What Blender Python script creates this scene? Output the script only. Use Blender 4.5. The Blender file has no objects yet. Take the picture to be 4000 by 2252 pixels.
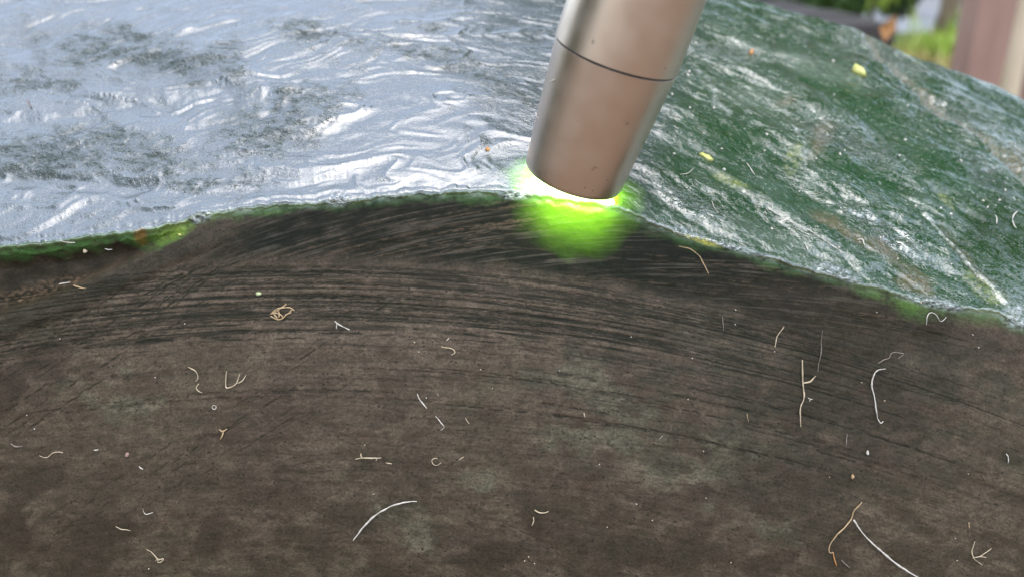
import bpy, bmesh, math, random
import numpy as np
from mathutils import Vector, Matrix

scene = bpy.context.scene
COL = scene.collection
rng = np.random.default_rng(7)
random.seed(7)

# ------------------------------------------------------------------ camera
FPX = 3328.0                      # focal length in pixels of the 4000 px wide photo
PITCH = math.radians(22.0)
FWD = np.array([0, math.cos(PITCH), -math.sin(PITCH)])
UPV = np.array([0, math.sin(PITCH), math.cos(PITCH)])
RGT = np.array([1.0, 0, 0])


def rel(px, py, d):
    px = np.asarray(px, float); py = np.asarray(py, float); d = np.asarray(d, float)
    a = ((px - 2000) / FPX * d)[..., None] * RGT
    b = ((1126 - py) / FPX * d)[..., None] * UPV
    return a + b + d[..., None] * FWD


CAM = -rel(2240, 775, 0.2)        # the lit edge point is the world origin


def at(px, py, d):
    return CAM + rel(px, py, d)


def project(P):
    Q = P - CAM
    d = Q @ FWD
    d = np.where(np.abs(d) < 1e-6, 1e-6, d)
    return 2000 + FPX * (Q @ RGT) / d, 1126 - FPX * (Q @ UPV) / d, d


cam_data = bpy.data.cameras.new("camera")
cam = bpy.data.objects.new("camera", cam_data)
COL.objects.link(cam)
cam.location = CAM
cam.rotation_euler = (math.radians(90) - PITCH, 0, 0)
cam_data.sensor_width = 36
cam_data.lens = 36 * FPX / 4000
cam_data.clip_start = 0.005
cam_data.clip_end = 500
cam_data.dof.use_dof = True
cam_data.dof.focus_distance = 0.212
cam_data.dof.aperture_fstop = 11.0
scene.camera = cam

# ------------------------------------------------------------------ world, sun, exposure
SUN_EL, SUN_AZ = math.radians(80), math.radians(175)   # azimuth from +Y towards +X
world = bpy.data.worlds.new("World")
scene.world = world
world.use_nodes = True
wn = world.node_tree
wn.nodes.clear()
wo = wn.nodes.new("ShaderNodeOutputWorld")
bg = wn.nodes.new("ShaderNodeBackground")
sky = wn.nodes.new("ShaderNodeTexSky")
sky.sky_type = 'NISHITA'
sky.sun_disc = False
sky.sun_elevation = SUN_EL
sky.sun_rotation = SUN_AZ
sky.air_density = 1.0
sky.dust_density = 2.2
sky.ozone_density = 1.0
hs = wn.nodes.new("ShaderNodeHueSaturation")
hs.inputs["Saturation"].default_value = 0.66
hs.inputs["Value"].default_value = 1.15
wn.links.new(sky.outputs[0], hs.inputs["Color"])
wn.links.new(hs.outputs[0], bg.inputs["Color"])
bg.inputs["Strength"].default_value = 0.15
wn.links.new(bg.outputs[0], wo.inputs[0])

sun_d = bpy.data.lights.new("sun", 'SUN')
sun = bpy.data.objects.new("sun", sun_d)
COL.objects.link(sun)
sun_d.energy = 0.5
sun_d.angle = math.radians(75)
sun_d.color = (1.0, 0.97, 0.93)
sd = Vector((math.sin(SUN_AZ) * math.cos(SUN_EL), math.cos(SUN_AZ) * math.cos(SUN_EL), math.sin(SUN_EL)))
sun.rotation_euler = sd.to_track_quat('Z', 'Y').to_euler()

scene.view_settings.view_transform = 'Standard'
scene.view_settings.look = 'None'
scene.view_settings.exposure = 1.9
scene.view_settings.gamma = 1.0
scene.cycles.use_denoising = True
scene.cycles.max_bounces = 8
scene.cycles.sample_clamp_indirect = 8.0
GROUND_Z = -0.45


# ------------------------------------------------------------------ helpers
def tag(o, label=None, cat=None, group=None, kind=None):
    if label: o["label"] = label
    if cat: o["category"] = cat
    if group: o["group"] = group
    if kind: o["kind"] = kind
    return o


def empty(name, loc=(0, 0, 0)):
    o = bpy.data.objects.new(name, None)
    o.empty_display_size = 0.02
    o.location = loc
    COL.objects.link(o)
    return o


def link_mesh(name, verts, faces, mat, parent=None, smooth=True):
    me = bpy.data.meshes.new(name)
    me.from_pydata([tuple(v) for v in verts], [], faces)
    me.update()
    if smooth:
        me.polygons.foreach_set("use_smooth", [True] * len(me.polygons))
    if mat: me.materials.append(mat)
    o = bpy.data.objects.new(name, me)
    COL.objects.link(o)
    if parent is not None:
        o.parent = parent
        o.matrix_parent_inverse = Matrix.Translation(-Vector(parent.location))
    return o


def new_mat(name):
    m = bpy.data.materials.new(name)
    m.use_nodes = True
    nt = m.node_tree
    return m, nt, nt.nodes["Principled BSDF"]


def noisy_mat(name, c1, c2, scale=8.0, rough=0.7, bump=0.0, stretch=(1, 1, 1), detail=6, metallic=0.0, bdist=0.002):
    m, nt, p = new_mat(name)
    tc = nt.nodes.new("ShaderNodeTexCoord")
    mp = nt.nodes.new("ShaderNodeMapping")
    mp.inputs["Scale"].default_value = stretch
    nz = nt.nodes.new("ShaderNodeTexNoise")
    nz.inputs["Scale"].default_value = scale
    nz.inputs["Detail"].default_value = detail
    rp = nt.nodes.new("ShaderNodeValToRGB")
    rp.color_ramp.elements[0].position = 0.32
    rp.color_ramp.elements[1].position = 0.68
    rp.color_ramp.elements[0].color = (*c1, 1)
    rp.color_ramp.elements[1].color = (*c2, 1)
    nt.links.new(tc.outputs["Object"], mp.inputs[0])
    nt.links.new(mp.outputs[0], nz.inputs["Vector"])
    nt.links.new(nz.outputs["Fac"], rp.inputs[0])
    nt.links.new(rp.outputs[0], p.inputs["Base Color"])
    p.inputs["Roughness"].default_value = rough
    p.inputs["Metallic"].default_value = metallic
    if bump:
        b = nt.nodes.new("ShaderNodeBump")
        b.inputs["Strength"].default_value = bump
        b.inputs["Distance"].default_value = bdist
        nt.links.new(nz.outputs["Fac"], b.inputs["Height"])
        nt.links.new(b.outputs[0], p.inputs["Normal"])
    return m


def sstep(a, b, x):
    t = np.clip((x - a) / (b - a), 0, 1)
    return t * t * (3 - 2 * t)


_tabs = {}


def perlin(x, y, seed=0):
    if seed not in _tabs:
        r = np.random.default_rng(1000 + seed)
        ang = r.uniform(0, 2 * np.pi, (256, 256))
        _tabs[seed] = (np.cos(ang).astype(np.float32), np.sin(ang).astype(np.float32))
    gx, gy = _tabs[seed]
    xi = np.floor(x).astype(np.int64); yi = np.floor(y).astype(np.int64)
    xf = (x - xi).astype(np.float32); yf = (y - yi).astype(np.float32)
    u = xf * xf * xf * (xf * (xf * 6 - 15) + 10); v = yf * yf * yf * (yf * (yf * 6 - 15) + 10)
    x0 = xi & 255; x1 = (xi + 1) & 255; y0 = yi & 255; y1 = (yi + 1) & 255

    def g(a, b, fx, fy):
        return gx[a, b] * fx + gy[a, b] * fy
    n0 = g(x0, y0, xf, yf) * (1 - u) + g(x1, y0, xf - 1, yf) * u
    n1 = g(x0, y1, xf, yf - 1) * (1 - u) + g(x1, y1, xf - 1, yf - 1) * u
    return (n0 * (1 - v) + n1 * v) * 1.4


def fbm(x, y, oct=4, seed=0, gain=0.5):
    s = 0; a = 1.0; f = 1.0; n = 0
    for k in range(oct):
        s = s + a * perlin(x * f + 17.3 * k, y * f + 5.1 * k, seed + k)
        n += a; a *= gain; f *= 2.03
    return s / n * 1.5


# ------------------------------------------------------------------ the boulder
def spline(knots, u):
    k = np.array(knots, float)
    x = k[:, 0]; y = k[:, 1]
    m = np.zeros(len(x))
    d = np.diff(y) / np.diff(x)
    m[1:-1] = (d[1:] + d[:-1]) / 2; m[0] = d[0]; m[-1] = d[-1]
    i = np.clip(np.searchsorted(x, u) - 1, 0, len(x) - 2)
    h = x[i + 1] - x[i]; t = (u - x[i]) / h
    return ((2 * t**3 - 3 * t**2 + 1) * y[i] + (t**3 - 2 * t**2 + t) * h * m[i]
            + (-2 * t**3 + 3 * t**2) * y[i + 1] + (t**3 - t**2) * h * m[i + 1])


NU = 1250
U = np.linspace(-500, 4500, NU)
EY = [(-500, 1005), (0, 960), (200, 938), (400, 912), (600, 884), (740, 850), (780, 836), (900, 815), (1100, 793),
      (1270, 785), (1330, 782), (1500, 760), (1700, 748), (1900, 742), (2080, 755), (2240, 775), (2440, 812),
      (2600, 885), (2700, 920), (2850, 953), (3000, 995), (3150, 1045), (3300, 1083), (3450, 1120), (3600, 1165),
      (3750, 1192), (3900, 1212), (4000, 1270), (4500, 1500)]
BX = [(-500, -450), (0, 0), (1000, 950), (2000, 1950), (2300, 2560), (2600, 2960), (3000, 3300), (3400, 3530),
      (3700, 3790), (4000, 4060), (4500, 4560)]
BY = [(-500, -300), (0, -290), (1000, -290), (1800, -260), (2300, -110), (2600, -5), (2800, 55), (3000, 105), (3400, 200),
      (3700, 290), (4000, 445), (4500, 800)]
ey = spline(EY, U) + 9 * fbm(U / 60, U * 0 + 3.3, 5, 3, 0.6)
dE = 0.2 + 0.012 * ((U - 2200) / 2200) ** 2
def gsm(a, sig):
    k = np.arange(-int(3 * sig), int(3 * sig) + 1); w = np.exp(-0.5 * (k / sig) ** 2); w /= w.sum()
    ap = np.concatenate([2 * a[0] - a[1:len(k) // 2 + 1][::-1], a, 2 * a[-1] - a[-len(k) // 2:-1][::-1]])
    return np.convolve(ap, w, 'same')[len(k) // 2:len(k) // 2 + len(a)]


E = at(U, ey, dE)
eys = gsm(ey, 45)
ES = at(U, eys, dE)
EDIF = E - ES
bx = gsm(np.interp(U, *np.array(BX).T), 40)
by = gsm(spline(BY, U), 30)
dB = np.interp(U, [-500, 2000, 2600, 3400, 4000, 4500], [.35, .34, .335, .325, .315, .31])
B = at(bx, by, dB)
SMAX = 0.135
NF, NT = 610, 310
sg = np.linspace(1, 0, NF) ** 1.12 * SMAX             # from the bottom of the close-up strip to the edge
tg = (np.linspace(0, 1, NT + 1)[1:]) ** 1.25
tilt = math.radians(-5)
S = sg[None, :]
bulge = (0.035 - 0.006 * ((U - 2000) / 2600) ** 2)[:, None]
front = np.zeros((NU, NF, 3))
front[:, :, 0] = ES[:, None, 0]
front[:, :, 1] = ES[:, None, 1] - S * math.sin(tilt) - bulge * np.sin(np.clip(S / SMAX, 0, 1) * np.pi * 0.5)
front[:, :, 2] = ES[:, None, 2] - S * math.cos(tilt)
front += EDIF[:, None, :] * np.exp(-(S / 0.0035) ** 2)[..., None]
T_ = tg[None, :, None]
top = ES[:, None, :] * (1 - T_) + B[:, None, :] * T_
top += EDIF[:, None, :] * np.exp(-(tg * 0.15 / 0.0022) ** 2)[None, :, None]
top[:, :, 2] += 0.010 * 4 * (tg * (1 - tg))[None, :] * np.interp(U, [-500, 1500, 2600, 4500], [.5, .6, .5, .4])[:, None]
# lower front down to the ground
kb = np.linspace(1, 0, 26)[:-1]
low = np.zeros((NU, 25, 3))
f0 = front[:, 0, :]
low[:, :, 0] = f0[:, None, 0]
low[:, :, 1] = f0[:, None, 1] - 0.03 * np.sin(kb * np.pi * 0.5)[None, :] + 0.05 * (kb**2)[None, :]
low[:, :, 2] = f0[:, None, 2] * (1 - kb) + (GROUND_Z - 0.01) * kb
# behind the ridge down to the ground
kk = np.linspace(0, 1, 41)[1:]
bk = np.zeros((NU, 40, 3))
dirB = (top[:, -1] - top[:, -2]); dirB /= np.linalg.norm(dirB, axis=1)[:, None]
bk[:, :, 0] = B[:, None, 0] + 0.02 * dirB[:, None, 0] * kk
bk[:, :, 1] = B[:, None, 1] + (0.13 * np.sin(kk * np.pi * 0.55))[None, :]
bk[:, :, 2] = B[:, None, 2] * (1 - kk**1.6) + (GROUND_Z - 0.01) * kk**1.6 + 0.006 * np.sin(kk * np.pi)[None, :] - 0.0
G = np.concatenate([low, front, top, bk], axis=1)
NV = G.shape[1]
J0, J1, J2 = 25, 25 + NF, 25 + NF + NT                # front rows, top rows
# round the edge
rr = np.clip(0.0011 + 0.0006 * fbm(U / 90, U * 0 + 8.1, 3, 11), 0.0004, 0.003)
for _ in range(3):
    seg = slice(J1 - 60, J1 + 40)
    X = G[:, seg]
    d = np.linalg.norm(X - E[:, None, :], axis=2)
    w = np.clip(1 - d / (rr[:, None] * 2.2), 0, 1)
    arc_in = E[:, None, :] + (np.array([0, 0.9, -0.55]) * rr[:, None])[:, None, :]
    rad = X - arc_in
    ln = np.linalg.norm(rad, axis=2, keepdims=True)
    tgt = arc_in + rad / ln * np.minimum(ln, rr[:, None, None] * 0.95)
    G[:, seg] = X * (1 - 0.6 * w[..., None]) + tgt * (0.6 * w[..., None])

PX, PY, PD = project(G)
isfront = np.zeros((NU, NV), bool); isfront[:, :J1] = True
dist_edge = np.zeros((NU, NV))
dist_edge[:, J0:J1] = -S
dist_edge[:, :J0] = -SMAX - kb[None, :] * 0.3
dtop = np.linalg.norm(G[:, J1:J2] - E[:, None, :], axis=2)
dist_edge[:, J1:J2] = dtop
dist_edge[:, J2:] = dtop[:, -1:] + kk[None, :] * 0.3
FR = isfront.astype(np.float32); TP = 1 - FR
Xm = np.repeat(G[:, J1:J1 + 1, 0], NV, 1)


def blob(cx, cy, rx, ry, rot=0, p=2.0, soft=0.35, seed=None):
    c, s = math.cos(math.radians(rot)), math.sin(math.radians(rot))
    dx = PX - cx; dy = PY - cy
    a = (dx * c + dy * s) / rx; b = (-dx * s + dy * c) / ry
    r = np.sqrt(a * a + b * b)
    r = r + WARP * soft
    return np.clip(1.6 - 1.2 * r, 0, 1) ** 1.2


WARP = fbm(PX / 140, PY / 110, 5, 21)
WARP2 = fbm(PX / 300, PY / 200, 5, 31)


def polydist(pts):
    best = np.full(PX.shape, 1e9); side = np.zeros(PX.shape)
    for (x0, y0), (x1, y1) in zip(pts[:-1], pts[1:]):
        dx, dy = x1 - x0, y1 - y0
        L2 = dx * dx + dy * dy
        t = np.clip(((PX - x0) * dx + (PY - y0) * dy) / L2, 0, 1)
        ex = PX - (x0 + t * dx); ey_ = PY - (y0 + t * dy)
        d = np.sqrt(ex * ex + ey_ * ey_)
        m = d < best
        side = np.where(m, np.sign(dx * ey_ - dy * ex), side)
        best = np.where(m, d, best)
    return best, side


# normals of the base grid
def grid_normals(G):
    gu = np.gradient(G, axis=0); gv = np.gradient(G, axis=1)
    n = np.cross(gu, gv)
    n /= np.maximum(np.linalg.norm(n, axis=2, keepdims=True), 1e-12)
    return n


N0 = grid_normals(G)
# smooth the base normals across the edge so displacement does not tear it
disp = np.zeros((NU, NV))

# ---- strokes: grinding scratches, rasterised as a groove map and a pale-dust map
BW, BH, BS = 2000, 900, 2.5
BX0, BY0 = -500, 640


def strokes(n, x0, x1, yfun, length, width=1, alpha=(0.3, 1.0), dash=0.0, wob=1.5):
    """yfun(x, k) gives the line's y; k is the stroke's own parameter in 0..1"""
    buf = np.zeros((BH, BW), np.float32)
    for _ in range(n):
        L = length * rng.uniform(0.3, 1.0)
        xa = rng.uniform(x0 - L * 0.3, x1 - L * 0.3)
        xs = np.arange(xa, xa + L, 2.0)
        k = rng.uniform()
        ys = yfun(xs, k)
        ys = ys + wob * np.interp(xs, np.arange(xa - 20, xa + L + 40, 18), rng.normal(0, 1, len(np.arange(xa - 20, xa + L + 40, 18))))
        t = (xs - xa) / L
        al = rng.uniform(*alpha) * np.clip(np.minimum(t, 1 - t) * 6, 0, 1)
        if dash > 0:
            mk = np.interp(xs, np.arange(xa - 20, xa + L + 60, 24), rng.uniform(0, 1, len(np.arange(xa - 20, xa + L + 60, 24))))
            al = al * np.clip((mk - dash) * 5, 0, 1)
        w = max(1, int(round(width * rng.uniform(0.6, 1.5))))
        for o in range(w):
            fx = (xs - BX0) / BS; fy = (ys - BY0) / BS + o * 0.8
            ix = np.floor(fx).astype(int); iy = np.floor(fy).astype(int)
            ok = (ix >= 0) & (ix < BW) & (iy >= 0) & (iy < BH - 1)
            ix, iy2, fr, a2 = ix[ok], iy[ok], (fy - iy)[ok], al[ok]
            np.maximum.at(buf, (iy2, ix), (a2 * (1 - fr)).astype(np.float32))
            np.maximum.at(buf, (iy2 + 1, ix), (a2 * fr).astype(np.float32))
    return buf


def samp(buf):
    fx = np.clip((PX - BX0) / BS, 0, BW - 2); fy = np.clip((PY - BY0) / BS, 0, BH - 2)
    ix = fx.astype(int); iy = fy.astype(int); a = fx - ix; b = fy - iy
    v = (buf[iy, ix] * (1 - a) + buf[iy, ix + 1] * a) * (1 - b) + (buf[iy + 1, ix] * (1 - a) + buf[iy + 1, ix + 1] * a) * b
    inside = (PX > BX0) & (PX < BX0 + BW * BS) & (PY > BY0) & (PY < BY0 + BH * BS)
    return v * inside * FR


arc = lambda x, y0: y0 + 7e-5 * (x - 1200) ** 2
dark = np.zeros((BH, BW), np.float32); pale = np.zeros((BH, BW), np.float32)
mx = np.maximum
# broad family of arcs
dark = mx(dark, strokes(105, 100, 2900, lambda x, k: arc(x, 1020 + 230 * k), 2300, 1.0, (0.35, 1.0), 0.12))
dark = mx(dark, strokes(70, -400, 1300, lambda x, k: arc(x, 1150 + 170 * k) + 0.00 * x, 900, 1.3, (0.4, 1.0), 0.3))
dark = mx(dark, strokes(60, 200, 3300, lambda x, k: arc(x, 1240 + 320 * k), 1500, 1.5, (0.25, 0.8), 0.35))
dark = mx(dark, strokes(90, 1000, 4200, lambda x, k: arc(x, 1330 + 600 * k) , 900, 1, (0.15, 0.45), 0.4))
dark = mx(dark, strokes(40, 1700, 3600, lambda x, k: 950 + 260 * k + 0.12 * (x - 1700) + 3e-5 * (x - 1700) ** 2, 900, 1.0, (0.3, 0.8), 0.3))
dark = mx(dark, strokes(45, 520, 980, lambda x, k: 1190 - 0.55 * (x - 560) - 130 * k + 60, 260, 1.8, (0.5, 1.0), 0.4, 3))
dark = mx(dark, strokes(60, -400, 900, lambda x, k: 1750 - 0.66 * x - 330 * k, 450, 1.2, (0.3, 0.8), 0.3))
dark = mx(dark, strokes(26, 100, 1300, lambda x, k: 2250 - 0.64 * x + 260 * (k - 0.5), 600, 2, (0.2, 0.65), 0.4))
dark = mx(dark, strokes(110, 1200, 2500, lambda x, k: 1850 + 0.5 * (x - 1300) + 420 * (k - 0.5), 500, 1, (0.1, 0.5), 0.35))
dark = mx(dark, strokes(60, 3300, 4400, lambda x, k: 1500 + 0.42 * (x - 3600) + 500 * (k - 0.5), 350, 1, (0.1, 0.5), 0.35))
dark = mx(dark, strokes(80, 900, 2800, lambda x, k: 1560 + 330 * k + 0.05 * (x - 1300), 700, 1, (0.1, 0.5), 0.4))
# pale lines in the dark polished band under the edge
pale = mx(pale, strokes(48, 880, 2200, lambda x, k: 1140 - 0.36 * (x - 900) + 1.05e-4 * (x - 900) ** 2 - 200 * k + 90, 900, 0.7, (0.15, 0.8), 0.2, 1.0))
pale = mx(pale, strokes(18, 1250, 2300, lambda x, k: 1120 - 0.5 * (x - 1300) + 1.2e-4 * (x - 1300) ** 2 + 60 * k, 500, 1, (0.3, 0.9), 0.3, 2))
pale = mx(pale, strokes(62, 1450, 3500, lambda x, k: 860 + 270 * k + 0.03 * (x - 1500) + 4.5e-5 * (x - 1900) ** 2, 900, 0.7, (0.1, 0.7), 0.25, 1.0))
pale = mx(pale, strokes(26, 2200, 3900, lambda x, k: 1000 + 200 * k - 0.12 * (x - 2700) + 1.0e-4 * (x - 2700) ** 2, 500, 1, (0.1, 0.5), 0.4, 2))
pale = mx(pale, strokes(26, 3000, 4200, lambda x, k: 1150 + 160 * k + 0.02 * (x - 3000), 600, 1, (0.1, 0.5), 0.4, 2))
sd_dark = samp(dark); sd_pale = samp(pale)

# ---- zones on the front
ledge_d, ledge_s = polydist([(-500, 1420), (0, 1238), (300, 1125), (560, 1000), (700, 930), (900, 842), (980, 780)])
ledge_sd = ledge_d * ledge_s                       # negative above the ledge line
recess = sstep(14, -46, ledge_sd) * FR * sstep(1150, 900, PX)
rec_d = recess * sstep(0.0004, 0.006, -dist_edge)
arc_y = 1005 + 7e-5 * (PX - 1300) ** 2 + 2.2e-5 * np.clip(PX - 1900, 0, None) ** 2
band = FR * sstep(70, -40, PY - arc_y + WARP * 30) * (1 - recess) * sstep(560, 1000, PX + (PY - 1000) * 0.9) * sstep(4000, 2900, PX + 0.6 * (PY - 1200))
band_r = FR * np.clip(blob(3350, 1230, 620, 150, 8) + blob(3300, 1560, 330, 200, 15) * 0.75 + blob(3050, 1900, 300, 220, 25) * 0.5, 0, 1)

m1 = fbm(PX / 420, PY / 260, 6, 41); m2 = fbm(PX / 90, PY / 60, 5, 51); m3 = fbm(PX / 22, PY / 15, 4, 61)
col_front = np.zeros((NU, NV, 3), np.float32)


def setc(base, col, w):
    return base * (1 - w[..., None]) + np.array(col, np.float32) * w[..., None]


mx2 = fbm(PX / 150, PY / 80, 7, 301, 0.66)
brown = np.array([0.066, 0.054, 0.045])
col_front[:] = brown
col_front = setc(col_front, (0.080, 0.069, 0.056), np.clip(m2 * 0.6 + 0.3, 0, 1) * 0.8)
col_front = setc(col_front, (0.048, 0.036, 0.032), np.clip(m1 * 1.3 - 0.1, 0, 1) * 0.8)
col_front = setc(col_front, (0.062, 0.062, 0.047), np.clip(-m1 * 1.1 - 0.1, 0, 1) * 0.7)
# lighter worn band below the arc, greenish clouds, dark patches
col_front = setc(col_front, (0.088, 0.074, 0.062), blob(1500, 1270, 1300, 190, 2) * 0.6)
for b in [(2350, 1520, 260, 90, 20), (2480, 1620, 120, 60, 40), (2250, 1700, 200, 60, 0), (1850, 1880, 100, 40, 0), (420, 1560, 140, 90, 0),
          (2900, 1760, 220, 90, 10), (3000, 2040, 200, 60, 20), (2700, 1830, 260, 110, 0), (1600, 2040, 160, 70, 30)]:
    col_front = setc(col_front, (0.094, 0.096, 0.076), blob(*b, soft=1.1) * np.clip(0.7 + 1.2 * m2, 0, 1) * 0.85)
for b in [(360, 2130, 170, 110, -20), (130, 1890, 130, 60, -20), (60, 1480, 220, 90, -35), (60, 2080, 90, 80, 0), (3380, 1780, 200, 50, 12),
          (3520, 1500, 180, 60, 10), (2500, 2160, 260, 70, 0), (1950, 2170, 180, 50, 0), (2150, 2060, 130, 60, 20), (3200, 2140, 60, 50, 0), (3000, 2200, 120, 50, 0),
          (3250, 1400, 170, 90, 10), (3050, 1560, 150, 80, 0), (2950, 1960, 140, 40, 25), (820, 2100, 60, 120, 30)]:
    col_front = setc(col_front, (0.026, 0.019, 0.017), sstep(0.0, 1.0, blob(*b, soft=0.9) + 0.25 * m2 + 0.15 * m3) * 0.7)
for b in [(3100, 1100, 150, 70, 0), (3250, 1130, 60, 40, 0), (3450, 1160, 120, 40, 10), (3600, 1290, 200, 40, 0)]:
    col_front = setc(col_front, (0.020, 0.011, 0.010), blob(*b) * 0.8)
col_front = setc(col_front, (0.030, 0.031, 0.025), blob(3200, 1470, 860, 400, 6, soft=1.0) * np.clip(0.62 + 0.8 * mx2, 0, 1) * 0.8)
# polished band near the edge, its dark reflection put into the colour
col_front = setc(col_front, (0.0065, 0.0055, 0.0055), np.clip(band * np.clip(0.96 - 0.15 * m2, 0, 1) + band * sstep(1500, 2100, PX) * 0.1, 0, 1))
col_front = setc(col_front, (0.022, 0.017, 0.015), band_r * 0.75)
# recessed corner at the left
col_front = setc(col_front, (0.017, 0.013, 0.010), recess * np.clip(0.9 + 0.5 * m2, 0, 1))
col_front = setc(col_front, (0.10, 0.075, 0.05), recess * blob(200, 1130, 260, 40, -12) * np.clip(m3 * 1.5 + 0.3, 0, 1))
ledge_band = FR * sstep(70, 30, np.abs(ledge_sd - 30)) * sstep(1000, 700, PX)
col_front = setc(col_front, (0.026, 0.022, 0.020), ledge_band * 0.85)
# scratches: dark grooves and pale dust
col_front = setc(col_front, (0.006, 0.005, 0.0045), np.clip(sd_dark * 1.7 * (1 - 0.7 * band), 0, 1) * 0.95)
col_front = setc(col_front, (0.105, 0.082, 0.064), np.clip(sd_pale * np.clip(band + band_r * 0.6, 0, 1), 0, 1) * 0.9)
# pits
pit = np.clip((fbm(PX / 9, PY / 6, 2, 71) - 0.55) * 4, 0, 1) * FR * np.clip(0.35 + m2 * 0.9 + blob(1500, 1320, 1500, 200) * 0.5, 0, 1)
col_front = setc(col_front, (0.012, 0.010, 0.009), pit * 0.8 * (1 - band))
grain = fbm(PX / 7, PY / 5, 2, 75)
m4 = fbm(PX / 48, PY / 26, 4, 77)
mott = fbm(PX / 120 + WARP * 0.6, PY / 80 + WARP2 * 0.6, 8, 201, 0.68)
mott2 = fbm(PX / 60 + WARP, PY / 44, 7, 211, 0.7)
col_front *= (1 + 0.30 * (sstep(-0.22, 0.28, mott) - 0.5) + 0.15 * (sstep(-0.1, 0.3, mott2) - 0.4))[..., None]
redd = sstep(0.12, 0.42, fbm(PX / 200, PY / 110, 7, 221, 0.62)) * sstep(1100, 1500, PY) * 0.4
col_front = setc(col_front, (0.040, 0.026, 0.022), redd)
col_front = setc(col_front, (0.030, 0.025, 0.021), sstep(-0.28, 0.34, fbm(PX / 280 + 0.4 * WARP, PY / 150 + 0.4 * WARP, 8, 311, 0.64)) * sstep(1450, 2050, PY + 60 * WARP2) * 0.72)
col_front *= np.clip(1 + 0.18 * grain + 0.12 * m3 + 0.14 * m4 + 0.18 * m2, 0.3, 2.0)[..., None]

# green jade shows through a ragged strip under the edge
above = PY - np.repeat(np.interp(U, U, ey)[:, None], NV, 1)        # px below the edge, per column
eb = np.interp(PX, [-500, 0, 350, 450, 560, 800, 1100, 1200, 1450, 1600, 1900, 2100, 2600, 2700, 2800, 3050, 3250, 3400, 3550, 3720, 3900, 4000],
               [66, 68, 66, 26, 78, 52, 46, 24, 40, 50, 48, 46, 44, 50, 46, 56, 44, 60, 74, 44, 56, 66])
fringe = FR * np.clip(1.25 - (above / np.maximum(eb * (1 + 0.7 * WARP2 + 0.5 * WARP), 4)), 0, 1) * (above < 260)
fx_ = np.interp(PX, [0, 400, 700, 760, 900, 1000, 1200, 1300, 1600, 1900, 2600, 2850, 3200, 3350, 3650, 3720, 4000],
                [.85, .8, 1, .75, .6, .65, .55, .35, .45, .5, .35, .45, .35, .6, .65, .4, .55])
fringe = np.clip(fringe * 1.3, 0, 1) * np.clip(0.8 + 0.8 * m2 + 0.5 * m3, 0, 1) * fx_
col_front = setc(col_front, (0.030, 0.085, 0.030), np.clip(fringe * 1.2, 0, 1) * 0.9)
col_front = setc(col_front, (0.13, 0.20, 0.03), fringe * np.clip(blob(720, 890, 150, 45, -22) + blob(3520, 1180, 170, 30, 12) * 0.35, 0, 1) * 0.75)
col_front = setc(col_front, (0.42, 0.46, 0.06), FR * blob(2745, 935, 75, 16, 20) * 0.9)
col_front = setc(col_front, (0.13, 0.06, 0.02), FR * blob(545, 915, 26, 45, 10) * 0.8)

# ---- zones on the top
q1 = fbm(PX / 260 + WARP * 0.5, PY / 70 + WARP2 * 0.8, 5, 81)
q2 = fbm(PX / 70 + WARP * 0.7, PY / 26 + WARP * 0.6, 5, 91)
rightside = TP * sstep(2380, 2720, PX + 0.35 * (PY - 500))
matte = np.zeros((NU, NV))
for b in [(520, 215, 430, 95, 8), (230, 600, 420, 95, -4), (1180, 450, 230, 130, -10), (560, 640, 180, 60, 0), (1000, 560, 260, 70, -10), (1750, 225, 330, 40, 12),
          (1950, 340, 230, 28, 28), (1250, 130, 230, 60, 10), (880, 250, 150, 60, 30), (150, 330, 200, 40, 0), (1640, 100, 120, 25, 10), (800, 720, 220, 30, -4)]:
    matte = np.maximum(matte, blob(*b, soft=0.6))
qf = fbm(PX / 30 + WARP * 0.8, PY / 12 + WARP * 0.8, 5, 95, 0.65)
matte = np.clip(matte * 0.8 * np.clip(0.75 + 0.8 * q2 + 0.7 * qf, 0, 1.4) + q1 * 0.42 + q2 * 0.32 + 0.12 * qf, 0, 1) * TP * (1 - rightside)
shine = np.clip(blob(1600, 570, 420, 170, 10) + blob(600, 330, 420, 22, -10) + blob(300, 720, 420, 22, 5) + blob(900, 40, 800, 35, 2), 0, 1) * TP * (1 - rightside)
matte = np.clip(matte - shine * 0.6, 0, 1)
col_top = np.zeros((NU, NV, 3), np.float32)
col_top[:] = (0.050, 0.056, 0.064)
col_top = setc(col_top, (0.040, 0.047, 0.052), matte)
# right-hand green facet
g1 = fbm(PX / 160 + 0.5 * PY / 100, (PY - 0.55 * PX) / 60, 5, 101)
g2 = fbm(PX / 45 + 0.5 * PY / 40, (PY - 0.55 * PX) / 18, 4, 111)
green = np.zeros((NU, NV, 3), np.float32); green[:] = (0.016, 0.034, 0.024)
green = setc(green, (0.036, 0.058, 0.048), np.clip(g1 * 1.2 + 0.15, 0, 1) * 0.8)
green = setc(green, (0.006, 0.024, 0.013), np.clip(-g1 * 1.2 + 0.05, 0, 1) * 0.8)
for b in [(2880, 540, 170, 70, 14), (3350, 380, 260, 70, 30), (2750, 740, 250, 40, 25), (3650, 640, 160, 70, 25), (3330, 660, 200, 40, 25), (3650, 340, 60, 40, 30)]:
    green = setc(green, (0.006, 0.024, 0.012), blob(*b) * 0.8)
for b in [(2950, 370, 170, 60, 10), (3150, 250, 300, 40, 20), (3060, 960, 220, 60, 22)]:
    green = setc(green, (0.058, 0.078, 0.064), blob(*b) * 0.75)
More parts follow.
